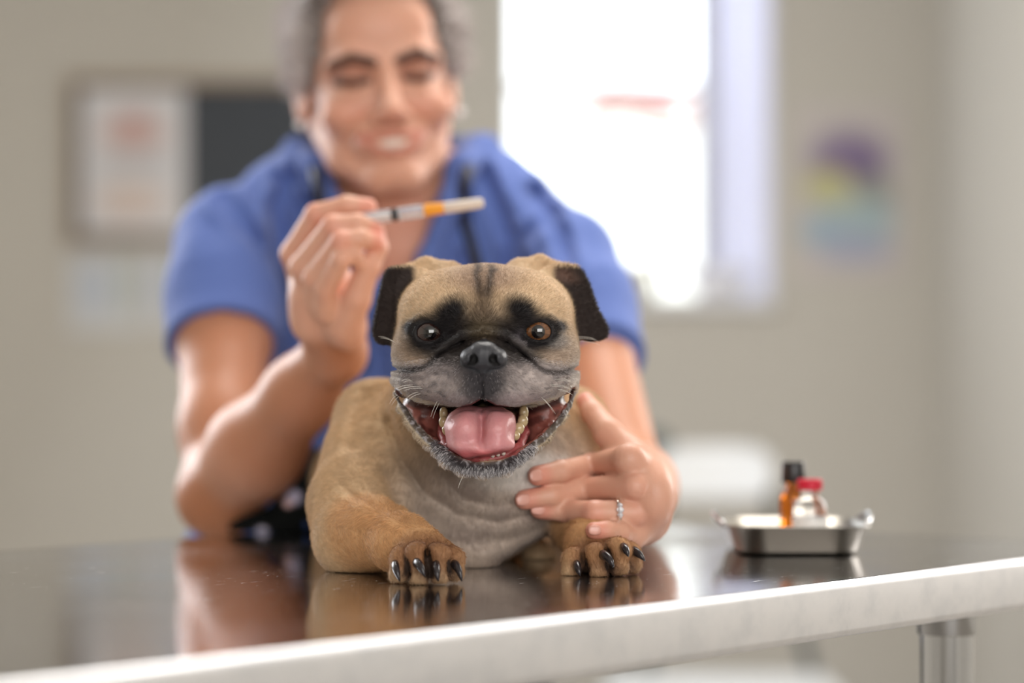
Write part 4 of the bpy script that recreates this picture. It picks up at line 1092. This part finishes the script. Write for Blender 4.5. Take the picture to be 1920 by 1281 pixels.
hand2 = G([
    ('add', El(w(1198, 925, kY + 0.040), (0.0215, 0.050, 0.0300), (0, 0, 14), 2.2), 0),
    ('add', Ch([w(*KI), w(1200, 880, kY + .035), w(1207, 920, kY + .085)], [0.0115, 0.014, 0.020], 0.01), 0.012),
    ('add', Ch([w(*KP), w(1202, 975, kY + .04), w(1210, 935, kY + .085)], [0.0105, 0.015, 0.020], 0.01), 0.012),
    ('add', El(w(1214, 945, kY + 0.055), (0.016, 0.03, 0.024)), 0.012),
    ('add', fingd([F_['i'][0], F_['i'][1], F_['i'][2], KI], [7.2, 7.8, 8.6, 10.0]), 0.005),
    ('add', fingd([F_['m'][0], F_['m'][1], F_['m'][2], KM], [7.2, 8.0, 8.9, 10.2]), 0.002),
    ('add', fingd([F_['r'][0], F_['r'][1], F_['r'][2], KR], [7.0, 7.8, 8.7, 10.0]), 0.002),
    ('add', fingd([(1114, 995, PY), (1136, 996, PY + .004), (1160, 999, min(kY + .003, PY + .016)), KP], [6.2, 6.8, 7.8, 9.2]), 0.002),
    ('add', fingd([(1098, 752, kY + .075), (1112, 775, kY + .066), (1140, 812, kY + .050), (1178, 850, kY + .040), (1200, 890, kY + .05)], [6.6, 8.4, 10.6, 13, 14]), 0.006),
])
hand2 = Bd(hand2, w(1130, 900, kY + .04), 0.115)

# head, in its own frame (x to image right, y backwards, z up) --------
def face_tex(P, d):
    return d
hd_ops = [
    ('add', El((0, .018, .045), (.072, .094, .086)), 0),
    ('add', El((0, -.025, -.030), (.0595, .058, .080), None, 2.2), .03),
    ('add', Ch([(-.055, .005, -.045), (-.041, -.030, -.088), (-.013, -.064, -.112), (.013, -.064, -.112), (.041, -.030, -.088), (.055, .005, -.045)], [.014, .014, .014, .014, .014, .014], .01), .02),
    ('add', El((0, -.072, -.104), (.019, .016, .014)), .012),
    ('add', El((-.040, -.060, -.036), (.023, .022, .021)), .012), ('add', El((.040, -.060, -.036), (.023, .022, .021)), .012),
    ('add', El((0, -.066, .045), (.046, .022, .034)), .02),
    ('add', Ch([(-.050, -.062, .014), (-.030, -.079, .022), (-.010, -.081, .017)], [.007, .008, .007], .004), .010),
    ('add', Ch([(.050, -.062, .014), (.030, -.079, .022), (.010, -.081, .017)], [.007, .008, .007], .004), .010),
    ('sub', El((-.031, -.090, .000), (.016, .013, .011)), .010), ('sub', El((.031, -.090, .000), (.016, .013, .011)), .010),
    ('add', El((-.031, -.0715, .001), (.0145, .0125, .0100)), .003), ('add', El((.031, -.0715, .001), (.0145, .0125, .0100)), .003),
    ('fn', lambda P, d: d + .0016 * (np.exp(-((np.abs(np.abs(P[:, 0]) - .031) / .013) ** 4) - ((P[:, 2] + .0045 - 3.5 * (np.abs(P[:, 0]) - .031) ** 2 * 0) / .0011) ** 2)) * (P[:, 1] < -.05), 0),
    ('add', Ch([(0, -.083, .012), (0, -.092, -.012), (0, -.108, -.038)], [.0065, .0080, .0095], .004), .008),
    ('add', El((0, -.106, -.041), (.0115, .0105, .0095)), .004),
    ('add', El((-.0125, -.094, -.044), (.0080, .0095, .0075)), .004), ('add', El((.0125, -.094, -.044), (.0080, .0095, .0075)), .004),
    ('sub', Cp((-.0065, -.103, -.051), (-.0070, -.094, -.044), .0028), .0015), ('sub', Cp((.0065, -.103, -.051), (.0070, -.094, -.044), .0028), .0015),
    ('add', El((0, -.072, -.070), (.034, .020, .020)), .012),
    # smiling lips round an open row of teeth
    ('sub', Ch([(-.028, -.083, -.0655), (-.014, -.093, -.0725), (0, -.096, -.0745), (.014, -.093, -.0725), (.028, -.083, -.0655)], [.0022, .0044, .0052, .0044, .0022], .002), .002),
    ('add', Ch([(-.031, -.078, -.0635), (-.015, -.0905, -.0645), (-.004, -.0945, -.0645), (0, -.0945, -.0652), (.004, -.0945, -.0645), (.015, -.0905, -.0645), (.031, -.078, -.0635)], [.0018, .0024, .0025, .0024, .0025, .0024, .0018], .002), .0015),
    ('add', Ch([(-.031, -.078, -.0650), (-.015, -.0895, -.0805), (0, -.0930, -.0845), (.015, -.0895, -.0805), (.031, -.078, -.0650)], [.0018, .0030, .0036, .0030, .0018], .002), .0015),
    # smile folds
    ('fn', lambda P, d: d + .0022 * np.exp(-(seg2(np.stack([np.abs(P[:, 0]), P[:, 2]], 1), [(.018, -.038), (.034, -.052), (.040, -.070), (.037, -.082)]) / .0042) ** 2) * (P[:, 1] < -.03), 0),
    ('add', G([('add', El((-.072, .008, -.008), (.0065, .017, .031), (12, 0, 20)), 0), ('sub', El((-.078, .000, -.004), (.0045, .010, .019), (12, 0, 20)), .003)]), .004),
    ('add', G([('add', El((.072, .008, -.008), (.0065, .017, .031), (12, 0, -20)), 0), ('sub', El((.078, .000, -.004), (.0045, .010, .019), (12, 0, -20)), .003)]), .004),
]
HR = rotm(3, 0, 0)                       # bend the head forward
HR = np.array(Matrix.Rotation(math.radians(-5.5), 3, 'Y')) @ np.array(Matrix.Rotation(math.radians(9), 3, 'Z')) @ HR
HC = w(724, 143, 2.255) - HR @ np.array([0, -.080, 0])
ZS = 0.85                                # lower face a little shorter
def zs(prim):
    def f(P):
        P = P.copy(); P[:, 2] = np.where(P[:, 2] < 0, P[:, 2] / ZS, P[:, 2]); return prim(P)
    return f
head2 = Bd(Xf(zs(G(hd_ops)), HR, HC), HC, 0.165)
def hl(P):
    L_ = (P - HC) @ HR; L_[:, 2] = np.where(L_[:, 2] < 0, L_[:, 2] / ZS, L_[:, 2]); return L_
def hl_(P): return (P - HC) @ HR           # to head frame
def hw(p):
    p = np.array(p, float); p[2] = p[2] * ZS if p[2] < 0 else p[2]; return HC + HR @ p
print('head centre', HC, 'chin px', hw((0, -.08, -.112)))

SH1, EB1 = w(422, 462, 2.345), w(418, 925, 2.150)
SH2, EB2 = w(1068, 490, 2.345), w(1178, 905, 2.120)
skin_f = G([
    ('add', El(w(742, 610, 2.43), (0.125, 0.085, 0.19)), 0),
    ('add', El(w(742, 470, 2.40), (0.115, 0.070, 0.075)), 0.05),
    ('add', Ch([SH1 + [0.012, 0, -.004], w(565, 372, 2.40), w(742, 385, 2.41), w(920, 378, 2.40), SH2 + [-.012, 0, -.004]], [.036, .034, .045, .034, .036], .03), .04),
    ('add', Ch([w(742, 400, 2.415), hw((0, .012, -.07))], [.055, .049], 0), .022),
    ('add', Ch([w(700, 345, 2.35), w(732, 430, 2.352), ], [.010, .010], 0), .02),
    # arm with the raised hand
    ('add', Ch([SH1, SH1 * .62 + EB1 * .38, SH1 * .25 + EB1 * .75, EB1], [.046, .0425, .0375, .0345], .02), .02),
    ('add', El(EB1 + [-.008, .006, -.006], (.030, .030, .030)), .015),
    ('add', Ch([EB1, EB1 * .68 + WR1 * .32 + [-.001, 0, 0.000], EB1 * .3 + WR1 * .7, WR1], [.0350, .0400, .0290, .0235], .02), .018),
    ('add', hand1, .010),
    # arm on the dog
    ('add', Ch([SH2, SH2 * .6 + EB2 * .4, EB2], [.044, .036, .032], .02), .02),
    ('add', Ch([EB2, EB2 * .6 + w(1205, 928, kY + .09) * .4, w(1205, 925, kY + .085)], [.033, .033, .0235], .02), .018),
    ('add', hand2, .010),
    ('add', head2, .010),
    # lower body inside the clothes
    ('add', El((-.12, 2.47, .80), (.13, .085, .16)), .05),
    ('int', lambda P: (TZ + .0004 - P[:, 2]) * ((P[:, 0] * NN[0] + P[:, 1] * NN[1]) < N1 + .004) - 1.0 * ((P[:, 0] * NN[0] + P[:, 1] * NN[1]) >= N1 + .004), 0),
])
Vp, Qp, Np = surface(skin_f, (-0.36, 1.66, 0.66), (0.19, 2.58, 1.475), 0.0022)
print('person verts', len(Vp))
def skin_color(P):
    x, y = pxy(P); n = len(P); n1_ = vnoise(P, 40, 11); n2_ = vnoise(P, 130, 12)
    C = np.ones((n, 3)) * lin(214, 164, 140)
    C = mixc(C, .35 * n1_, lin(204, 146, 122)); C = mixc(C, .12 * n2_, lin(200, 120, 104))
    for A, B_, r0 in ((SH1, EB1, .06), (EB1, WR1, .055), (SH2, EB2, .06)):  # arms browner than the hands: their shading is put into the skin colour
        m = 1 - sstep(.7 * r0, r0, Cp(A, B_, 0)(P.astype(np.float32))); C = mixc(C, m * .7, lin(176, 114, 78))
    # chest a little sun-reddened
    dv = np.linalg.norm((P - w(735, 470, 2.33)) / [.07, .05, .08], axis=1); C = mixc(C, (1 - sstep(.5, 1.2, dv)) * .5, lin(196, 124, 98))
    # knuckles, fingertips
    kn = [w(*F_['i'][2]), w(*F_['m'][2]), w(*F_['r'][2]), w(*KI), w(*KM), w(*KR)] + [w(592, 402, 1.925), w(624, 424, 1.905), w(640, 452, 1.893), w(549, 476, 1.945), w(566, 500, 1.928), w(590, 520, 1.915)]
    for k_ in kn: C = mixc(C, (1 - sstep(.005, .012, np.linalg.norm(P - k_, axis=1))) * .65, lin(222, 132, 118))
    for k_ in (w(*F_['i'][0]), w(*F_['m'][0]), w(*F_['r'][0]), w(1114, 995, PY), w(690, 388, 1.92), w(704, 432, 1.912), w(704, 450, 1.905), w(706, 440, 1.922), w(1098, 752, kY + .075)):
        C = mixc(C, (1 - sstep(.006, .014, np.linalg.norm(P - k_, axis=1))) * .4, lin(226, 128, 114))
    # face
    L_ = hl(P); fm = (np.linalg.norm(L_, axis=1) < .16); ax_ = np.abs(L_[:, 0]); fr = (L_[:, 1] < -.03) & fm
    for cx_, cz_, rx_, rz_, col, a_ in ((.040, -.034, .022, .016, (206, 124, 106), .22), (0, -.046, .014, .010, (208, 130, 114), .25)):
        C = mixc(C, (1 - sstep(.5, 1.3, np.sqrt(((ax_ - cx_) / rx_) ** 2 + ((L_[:, 2] - cz_) / rz_) ** 2))) * a_ * fr, lin(*col))
    C = mixc(C, fr * (1 - sstep(.6, 1.2, np.sqrt(((ax_ - .031) / .021) ** 2 + ((L_[:, 2] - .004) / .013) ** 2))) * .55, lin(140, 84, 66))  # eye sockets darkened, their shadow painted into the skin
    br = seg2(np.stack([ax_, L_[:, 2]], 1), [(.012, .0135), (.030, .0200), (.050, .0140)]); C = mixc(C, fr * (1 - sstep(.0030, .0060, br)) * .95, lin(60, 42, 36))
    la = seg2(np.stack([ax_, L_[:, 2]], 1), [(.018, -.0025), (.031, -.0055), (.046, -.001)]); C = mixc(C, fr * (1 - sstep(.0024, .0050, la)) * .95, lin(48, 32, 30))
    li = seg2(np.stack([ax_, L_[:, 2]], 1), [(0, -.065), (.015, -.0640), (.031, -.0635)]); li2 = seg2(np.stack([ax_, L_[:, 2]], 1), [(0, -.0845), (.015, -.0805), (.031, -.065)])
    C = mixc(C, fr * (1 - sstep(.0020, .0038, np.minimum(li, li2))) * .6, lin(188, 104, 98))
    return C
Cs = skin_color(Vp)
M_skin = mat('skin', attr=True, rough=0.42, spec=0.45, sss=0.12); noise_bump(M_skin, 330, 0.3, 0.0009, 4)
person = mesh('person', Vp, Qp, M_skin, None, (-0.12, 2.44, 0), colors=Cs)
tag(person, 'smiling person in a blue scrub top leaning over the dog, holding up a syringe', 'person')
# teeth
V, Fc = [], []
nn_ = 26
for i in range(nn_ + 1):
    t = -1 + 2 * i / nn_; xx = .0265 * t; yy = -.0915 + .013 * t * t * 1.0; zt2 = -.0650 + .0010 * t * t; zb2 = -.0790 + .0120 * t * t
    for (a_, b2) in ((zt2, 0), (zb2, 0), (zb2, .003), (zt2, .003)): V.append(hw((xx, yy + b2, a_)))
for i in range(nn_):
    for k in range(4): Fc.append((i * 4 + k, i * 4 + (k + 1) % 4, i * 4 + 4 + (k + 1) % 4, i * 4 + 4 + k))
Fc.append((0, 3, 2, 1)); Fc.append((nn_ * 4, nn_ * 4 + 1, nn_ * 4 + 2, nn_ * 4 + 3))
mesh('teeth', V, Fc, mat('white_teeth', rgba(236, 226, 216), .25), person)
# nails
M_nail = mat('fingernail', rgba(216, 158, 142), 0.3, coat=.2)
def nail(c, dx, up, ln_, wd):
    c = np.array(c); dx = np.array(dx, float); dx /= np.linalg.norm(dx); up = np.array(up, float); up -= dx * (up @ dx); up /= np.linalg.norm(up)
    sd = np.cross(dx, up); f_ = El((0, 0, 0), (ln_, wd, .0012), None, 2.6); Rm = np.stack([dx, sd, up], 1)
    a_, b2, c2 = surface(Xf(f_, Rm, c), c - .011, c + .011, .0009, newton=1); mesh('fingernail', a_, b2, M_nail, person)
for nm in 'imr':
    t_ = w(*F_[nm][0]); n_ = w(*F_[nm][1]); d_ = (t_ - n_) / np.linalg.norm(t_ - n_); nail(t_ + np.array([0, -.0068, .0005]) + d_ * .0012, d_, (0.05, -1, .05), .0054, .0042)
nail(w(1115, 994, PY - .0060), (-1, -.15, .05), (0, -1, .1), .0046, .0036)
# ring on the ring finger
M_gold = mat('white_gold', (0.86, 0.84, 0.80, 1), 0.15, 1.0)
p_ = w(1157, 962, kY + .002); ax_r = np.array(w(*KR)) - np.array(w(*F_['r'][2])); ax_r /= np.linalg.norm(ax_r)
yk = (F_['r'][2][2] * (1 - .55) + KR[2] * .55); p_ = w(1157, 962, yk)
u1 = np.cross(ax_r, [0, 0, 1.0]); u1 /= np.linalg.norm(u1); u2 = np.cross(ax_r, u1); V = []; Fc = []
for i in range(40):
    t = 2 * math.pi * i / 40; rd = u1 * math.cos(t) + u2 * math.sin(t); c_ = p_ + rd * .0102
    for k in range(8): s_ = 2 * math.pi * k / 8; V.append(c_ + rd * .0007 * math.cos(s_) + ax_r * .0016 * math.sin(s_))
for i in range(40):
    for k in range(8): Fc.append((i * 8 + k, i * 8 + (k + 1) % 8, ((i + 1) % 40) * 8 + (k + 1) % 8, ((i + 1) % 40) * 8 + k))
rg = mesh('ring', V, Fc, M_gold, person); M_gem = mat('gemstone', (0.95, 0.95, 1, 1), 0.02, trans=.5, ior=2.2)
for k, r0 in ((-6, .0022), (0, .0028), (6, .0022)):
    dv = np.array([0, -1, .25 + k * .05]); dv -= ax_r * (dv @ ax_r); dv /= np.linalg.norm(dv)
    a_, b2, c2 = surface(El(p_ + dv * .0122, (r0, r0, r0), None, 1.4), p_ + dv * .0122 - .005, p_ + dv * .0122 + .005, .0005, newton=0); mesh('gemstone', a_, b2, M_gem, rg, smooth=False)
# earring
e_ = hw((.0775, .000, -.040)); a_, b2, c2 = surface(Sp(e_, .0045), e_ - .008, e_ + .008, .0008); mesh('earring', a_, b2, mat('pearl', rgba(245, 242, 240), .15, coat=1), person)
e_ = hw((-.0775, .000, -.040)); a_, b2, c2 = surface(Sp(e_, .0045), e_ - .008, e_ + .008, .0008); mesh('earring', a_, b2, bpy.data.materials['pearl'], person)

# hair: short, brushed back ---------------------------------------------
def hn(P, d):
    a = np.arctan2(P[:, 0], P[:, 2]); return d - .0030 * (np.sin(a * 42 + 9 * vnoise(P, 40, 1)) * .5 + vnoise(P, 120, 2) - .5)
hr_ops = [
    ('add', El((0, .026, .052), (.0830, .102, .094)), 0),
    ('add', El((0, -.050, .110), (.058, .045, .034), (10, 0, 0)), .03),
    ('add', Ch([(-.074, -.022, .050), (-.0755, -.012, .012), (-.0720, .002, -.004)], [.011, .009, .005], .004), .01),
    ('add', Ch([(.074, -.022, .050), (.0755, -.012, .012), (.0720, .002, -.004)], [.011, .009, .005], .004), .01),
    ('add', El((0, .070, -.010), (.062, .045, .050)), .02),
    ('sub', El((0, -.118, .030), (.0635, .098, .078), None, 2.6), .010),
    ('sub', El((0, -.040, -.075), (.085, .075, .055)), .01),
    ('sub', El((-.080, .005, -.022), (.018, .024, .028)), .006), ('sub', El((.080, .005, -.022), (.018, .024, .028)), .006),
    ('fn', hn, 0)]
hair_f = Xf(zs(G(hr_ops)), HR, HC)
a_, b2, c2 = surface(hair_f, HC - .17, HC + [.17, .19, .20], .0026)
L_ = hl(a_); st_ = vnoise(L_ * [3, .4, .6], 110, 4); Ch_ = np.ones((len(a_), 3)) * lin(96, 84, 78); Ch_ = mixc(Ch_, sstep(.35, .8, st_), lin(150, 140, 136)); Ch_ = mixc(Ch_, sstep(.055, .075, np.abs(L_[:, 0])) * .75, lin(206, 198, 196))
M_hair = mat('hair', attr=True, rough=.45, spec=.4)
hairo = mesh('hair', a_, b2, M_hair, person, colors=Ch_)
# loose strands over the hair
r3 = np.random.default_rng(5); idx = r3.choice(len(a_), 14000); base_ = a_[idx]; nn2 = c2[idx]; Lb = hl(base_)
flow = np.stack([Lb[:, 0] * 2.0, np.full(len(idx), .08), np.where(Lb[:, 2] > .09, .02, -.12)], 1); flow = flow @ HR.T
flow = flow - nn2 * (flow * nn2).sum(1)[:, None]; flow /= np.linalg.norm(flow, axis=1)[:, None] + 1e-6
ll = (.012 + .014 * r3.random(len(idx)))[:, None]
pts_ = np.stack([base_ - nn2 * .001, base_ + flow * ll * .4 + nn2 * .0022, base_ + flow * ll * .75 + nn2 * .0030, base_ + flow * ll + nn2 * .0026], 1)
hair('hair_strands', pts_, np.array([.00022, .0002, .00015, .00005]), M_hair, person, Ch_[idx] * (.8 + .5 * r3.random((len(idx), 1))))

# scrub top ---------------------------------------------------------------
def slv(A, B_, t1, r0, r1):
    e = A * (1 - t1) + B_ * t1; ax = (B_ - A) / np.linalg.norm(B_ - A)
    f0 = Ch([A, A * .5 + e * .5, e + ax * .03], [r0, (r0 + r1) / 2, r1], .02)
    fi = Cp(e - ax * .012 + ax * (r1 - .0055) * .5, e + ax * .08, r1 - .0055)
    return f0, fi, e, ax
s1, s1i, e1, ax1 = slv(SH1, EB1, .425, .052, .0565); s2, s2i, e2, ax2 = slv(SH2, EB2, .48, .049, .0470)
def sleeve(f0, fi, e, ax):
    e32 = e.astype(np.float32); a32 = ax.astype(np.float32)
    return G([('add', f0, 0), ('int', lambda P: (P - e32) @ a32, .002), ('sub', fi, .002)])
def folds(P, d):
    x, z = P[:, 0], P[:, 2]
    f = 0
    for (px_, pz_, dx, dz, fr, am, R0) in ((-.20, 1.10, .8, -.6, 120, .0032, .10), (-.02, 1.10, .75, .65, 110, .0030, .10), (-.12, 1.00, .3, 1, 70, .0035, .14), (-.29, 1.14, .95, .3, 90, .0030, .09), (.08, 1.10, .95, -.3, 90, .0030, .08)):
        m = np.exp(-(((x - px_) ** 2 + (z - pz_) ** 2) / R0 ** 2)); f = f + am * m * np.sin(fr * (dx * x + dz * z) + 5 * vnoise(P, 12, 2))
    Qp = QQ(P); g = 0
    for pl, wd, dp in (([(570, 300), (520, 380), (520, 480), (560, 600), (600, 700)], 12, .009), ([(420, 380), (480, 450), (530, 560)], 13, .007), ([(350, 520), (420, 500), (500, 560)], 12, .004),
                       ([(520, 330), (600, 470), (640, 640)], 10, .006), ([(905, 320), (945, 420), (985, 520)], 12, .008), ([(1000, 360), (1050, 440), (1070, 520)], 13, .007),
                       ([(1130, 520), (1080, 560), (1010, 580)], 10, .005), ([(930, 560), (960, 460), (1040, 400)], 10, .004), ([(870, 640), (880, 560), (860, 480)], 10, .004)):
        e = seg2(Qp, L2(pl)) / PX; g = g + dp * np.exp(-(e / wd) ** 2) - dp * .5 * np.exp(-((e - wd * 2.2) / wd) ** 2)
    g = g * (1 - sstep(2.43, 2.50, P[:, 1]))
    hm1 = sstep(0, .05, np.abs((P - e1) @ ax1)) if True else 1
    near1 = np.linalg.norm(P - e1, axis=1); near2 = np.linalg.norm(P - e2, axis=1)
    q = sstep(.070, .13, np.minimum(near1, near2))
    return d + 1.6 * g * q - 1.3 * f * q - (.001 + .004 * q) * (vnoise(P, 18, 7) - .5)
NECKP = [w(600, 300, 2.34), w(612, 360, 2.315), w(650, 440, 2.30), (w(700, 520, 2.295)), w(740, 580, 2.29), w(780, 510, 2.295), w(825, 430, 2.30), w(850, 355, 2.315), w(858, 300, 2.34)]
Vpoly = [np.array([(p[0]) / p[1] * YR, (p[2] - CAMZ) / p[1] * YR]) for p in [w(592, 160, 2.3), w(596, 300, 2.3), w(612, 380, 2.3), w(668, 490, 2.3), w(744, 600, 2.3), w(800, 490, 2.3), w(842, 390, 2.3), w(856, 300, 2.3), w(860, 160, 2.3)]]
body_c = G([
    ('add', El(w(742, 620, 2.435), (0.150, 0.105, 0.20), None, 2.2), 0),
    ('add', El(w(742, 470, 2.40), (0.135, 0.082, 0.085)), 0.05),
    ('add', Ch([SH1 + [.005, 0, 0], w(560, 366, 2.40), w(742, 375, 2.425), w(925, 372, 2.40), SH2 + [-.005, 0, 0]], [.049, .040, .048, .040, .047], .03), .035),
    ('add', El((-.12, 2.475, .80), (.158, .110, .20), None, 2.3), .06),
])
collar = Ch([w(748, 596, 2.318), w(672, 486, 2.312), w(618, 385, 2.315), w(592, 315, 2.335), w(560, 288, 2.385), w(600, 268, 2.45), w(720, 262, 2.475), w(850, 266, 2.455), w(905, 284, 2.385), w(862, 315, 2.335), w(842, 385, 2.315), w(800, 486, 2.312), w(748, 596, 2.318)],
            [.008, .009, .011, .014, .016, .016, .015, .016, .017, .014, .011, .009, .008], .01)
under_f = G([
    ('add', El(w(742, 610, 2.43), (0.125, 0.085, 0.19)), 0),
    ('add', El(w(742, 470, 2.40), (0.115, 0.070, 0.075)), 0.05),
    ('add', Ch([SH1 + [0.012, 0, -.004], w(565, 372, 2.40), w(742, 385, 2.41), w(920, 378, 2.40), SH2 + [-.012, 0, -.004]], [.036, .034, .045, .034, .036], .03), .04),
    ('add', Ch([SH1, SH1 * .6 + EB1 * .4], [.046, .0425], .02), .02), ('add', Ch([SH2, SH2 * .55 + EB2 * .45], [.044, .0365], .02), .02)])
top_f = G([
    ('add', body_c, 0), ('add', sleeve(s1, s1i, e1, ax1), .012), ('add', sleeve(s2, s2i, e2, ax2), .012),
    ('fn', folds, 0),
    ('add', lambda P: under_f(P) - .003, .006),
    ('sub', lambda P: np.maximum(poly2(QQ(P), Vpoly), P[:, 1] - 2.44), .006),
    ('add', collar, .006),
    ('sub', Ch([hw((0, .02, -.03)), w(742, 395, 2.40)], [.056, .060], 0), .004),
    ('add', Ch([w(738, 604, 2.312), w(742, 700, 2.312)], [.004, .004], 0), .006),
    ('add', Ch([w(545, 900, 2.44), w(450, 975, 2.42), w(402, 1040, 2.42), w(398, 1180, 2.42)], [.060, .036, .028, .030], .02), .04),
    ('int', lambda P: .765 - P[:, 2], .004),
    ('int', lambda P: (N1 + .006) - (P[:, 0] * NN[0] + P[:, 1] * NN[1]) - 10 * (P[:, 2] > TZ + .06), .004) ])
# keep the arms free of the shirt's flat cut: only the torso meets the table edge
a_, b2, c2 = surface(top_f, (-0.40, 2.10, 0.74), (0.19, 2.62, 1.275), .0032)
M_scrub = mat('blue_scrubs', rgba(88, 109, 172), 0.8, sheen=0.15, spec=.2); noise_bump(M_scrub, 900, 0.25, 0.0005, 2)
scrub = mesh('scrub_top', a_, b2, M_scrub, person); tag(scrub, 'blue short-sleeved scrub top')
# trousers and shoes
M_trou = mat('dark_trousers', rgba(26, 28, 34), .85)
tro = G([('add', El((-.12, 2.48, .78), (.150, .105, .13), None, 2.3), 0)] + [('add', Ch([(-.12 + s_ * .075, 2.49, .74), (-.12 + s_ * .085, 2.50, .45), (-.12 + s_ * .09, 2.53, .07)], [.085, .062, .048], .02), .03) for s_ in (-1, 1)] + [('int', lambda P: .05 - P[:, 2], .004)])
a_, b2, c2 = surface(tro, (-.34, 2.32, .03), (.10, 2.66, .93), .008); mesh('trousers', a_, b2, M_trou, person)
for s_ in (-1, 1):
    xs_ = -.12 + s_ * .09
    f_ = G([('add', El((xs_, 2.44, .035), (.045, .12, .036), None, 2.4), 0), ('add', Cp((xs_, 2.53, .04), (xs_, 2.53, .08), .042), .02), ('int', lambda P: .001 - P[:, 2], .002)])
    a_, b2, c2 = surface(f_, (xs_ - .07, 2.28, -.01), (xs_ + .07, 2.62, .14), .006); mesh('shoe', a_, b2, mat('shoe', rgba(210, 210, 212), .5), person)
# stethoscope round the neck ---------------------------------------------
M_rub = mat('dark_rubber', rgba(24, 26, 38), .4)
st = empty('stethoscope', (-.12, 2.30, 1.15), 'dark tube of a stethoscope hung round the neck over the blue scrubs', 'stethoscope')
def on_top(px, py, off=.004):
    Y = hit(top_f, px, py, 2.15, 2.6); return w(px, py, (Y or 2.33) - off)
R_ = [on_top(906, 560), on_top(900, 520), on_top(888, 470), on_top(874, 420), on_top(868, 370), on_top(874, 325, .008), w(884, 292, 2.375), w(860, 262, 2.45), w(740, 252, 2.49), w(620, 258, 2.455), w(582, 290, 2.375), on_top(594, 330, .008), on_top(600, 380), on_top(612, 440), on_top(640, 520), on_top(660, 600), on_top(680, 690)]
R_ = spline(R_, 8, closed=False)
V, Fc = tube(R_, [.0058] * len(R_), 12); mesh('tube', V, Fc, M_rub, st)
# syringe -------------------------------------------------------------------
A = w(640, 416, 1.918); B_ = w(906, 380, 1.900); ax = (B_ - A) / np.linalg.norm(B_ - A); LL = np.linalg.norm(B_ - A)
def along(px): return (px - 640) / 266 * LL
sy = empty('syringe', A, 'clear syringe with a black seal and an orange needle hub held in the raised hand', 'syringe')
M_pl = mat('clear_plastic', (0.93, 0.93, 0.95, 1), 0.12, trans=.75, ior=1.3); M_or = mat('orange_plastic', rgba(240, 160, 50), .35); M_wp = mat('white_plastic', rgba(236, 232, 228), .35)
def seg(name, p0, p1, prof, m):
    a0, a1 = along(p0), along(p1); V, Fc = lathe([(r, a0 + (a1 - a0) * t) for r, t in prof], (0, 0, 0), 28, tuple(ax)); return mesh(name, V + A, Fc, m, sy)
seg('barrel', 660, 802, [(0, 0), (.0046, 0), (.0050, .03), (.0050, .92), (.0030, 1), (0, 1)], M_pl)
seg('plunger', 642, 738, [(0, 0), (.0060, 0), (.0060, .04), (.0022, .06), (.0022, 1), (0, 1)], M_wp)
seg('seal', 736, 748, [(0, 0), (.0052, 0), (.0052, 1), (0, 1)], M_black)
seg('hub', 796, 838, [(0, 0), (.0046, .02), (.0050, .2), (.0044, 1), (0, 1)], M_or)
seg('needle_cap', 834, 906, [(0, 0), (.0046, 0), (.0042, .9), (.0034, 1), (0, 1)], mat('cap_plastic', rgba(238, 226, 214), .25, trans=.35))
for o in bpy.data.objects:
    if o.parent == sy: m = o.modifiers.new('es', 'EDGE_SPLIT'); m.split_angle = math.radians(50)

# dark patterned cloth bunched on the table -----------------------------
M_cloth = mat('dark_cloth', attr=True, rough=.9, spec=.1)
cf = G([('add', El(w(548, 965, 2.13), (.036, .030, .040), (0, 12, 0), 2.2), 0), ('add', El(w(600, 945, 2.15), (.030, .035, .050), (0, -10, 0), 2.2), .02), ('add', El(w(500, 995, 2.13), (.030, .030, .016)), .02), ('add', El(w(590, 885, 2.16), (.018, .024, .024)), .02),
        ('fn', lambda P, d: d + .006 * np.sin(90 * P[:, 0] + 60 * P[:, 2] + 6 * vnoise(P, 30, 3)) - .006 * (vnoise(P, 50, 4) - .5), 0), ('int', lambda P: TZ + .0006 - P[:, 2], .002)])
cf = G([('add', cf, 0), ('sub', G([('add', skin_f, 0)]), .0), ('int', lambda P: (.0025 - skin_f(P)), 0), ('int', lambda P: .003 - body_f(P), 0)])
a_, b2, c2 = surface(cf, (-.27, 2.06, TZ - .01), (-.10, 2.215, 1.0), .0025)
Cc = np.ones((len(a_), 3)) * lin(20, 22, 22)
for px_, py_, r0, col in ((552, 932, 15, (196, 190, 214)), (540, 944, 9, (226, 190, 190)), (492, 1000, 14, (200, 196, 216)), (510, 1008, 8, (90, 120, 190)), (575, 985, 7, (60, 80, 130))):
    x_, y_ = pxy(a_); Cc = mixc(Cc, (1 - sstep(.6, 1.2, np.hypot(x_ - px_, y_ - py_) / r0)), lin(*col))
tag(mesh('cloth', a_, b2, M_cloth, None, (-.19, 2.13, TZ), colors=Cc), 'dark patterned cloth bunched on the table between the raised arm\'s elbow and the dog', 'cloth')
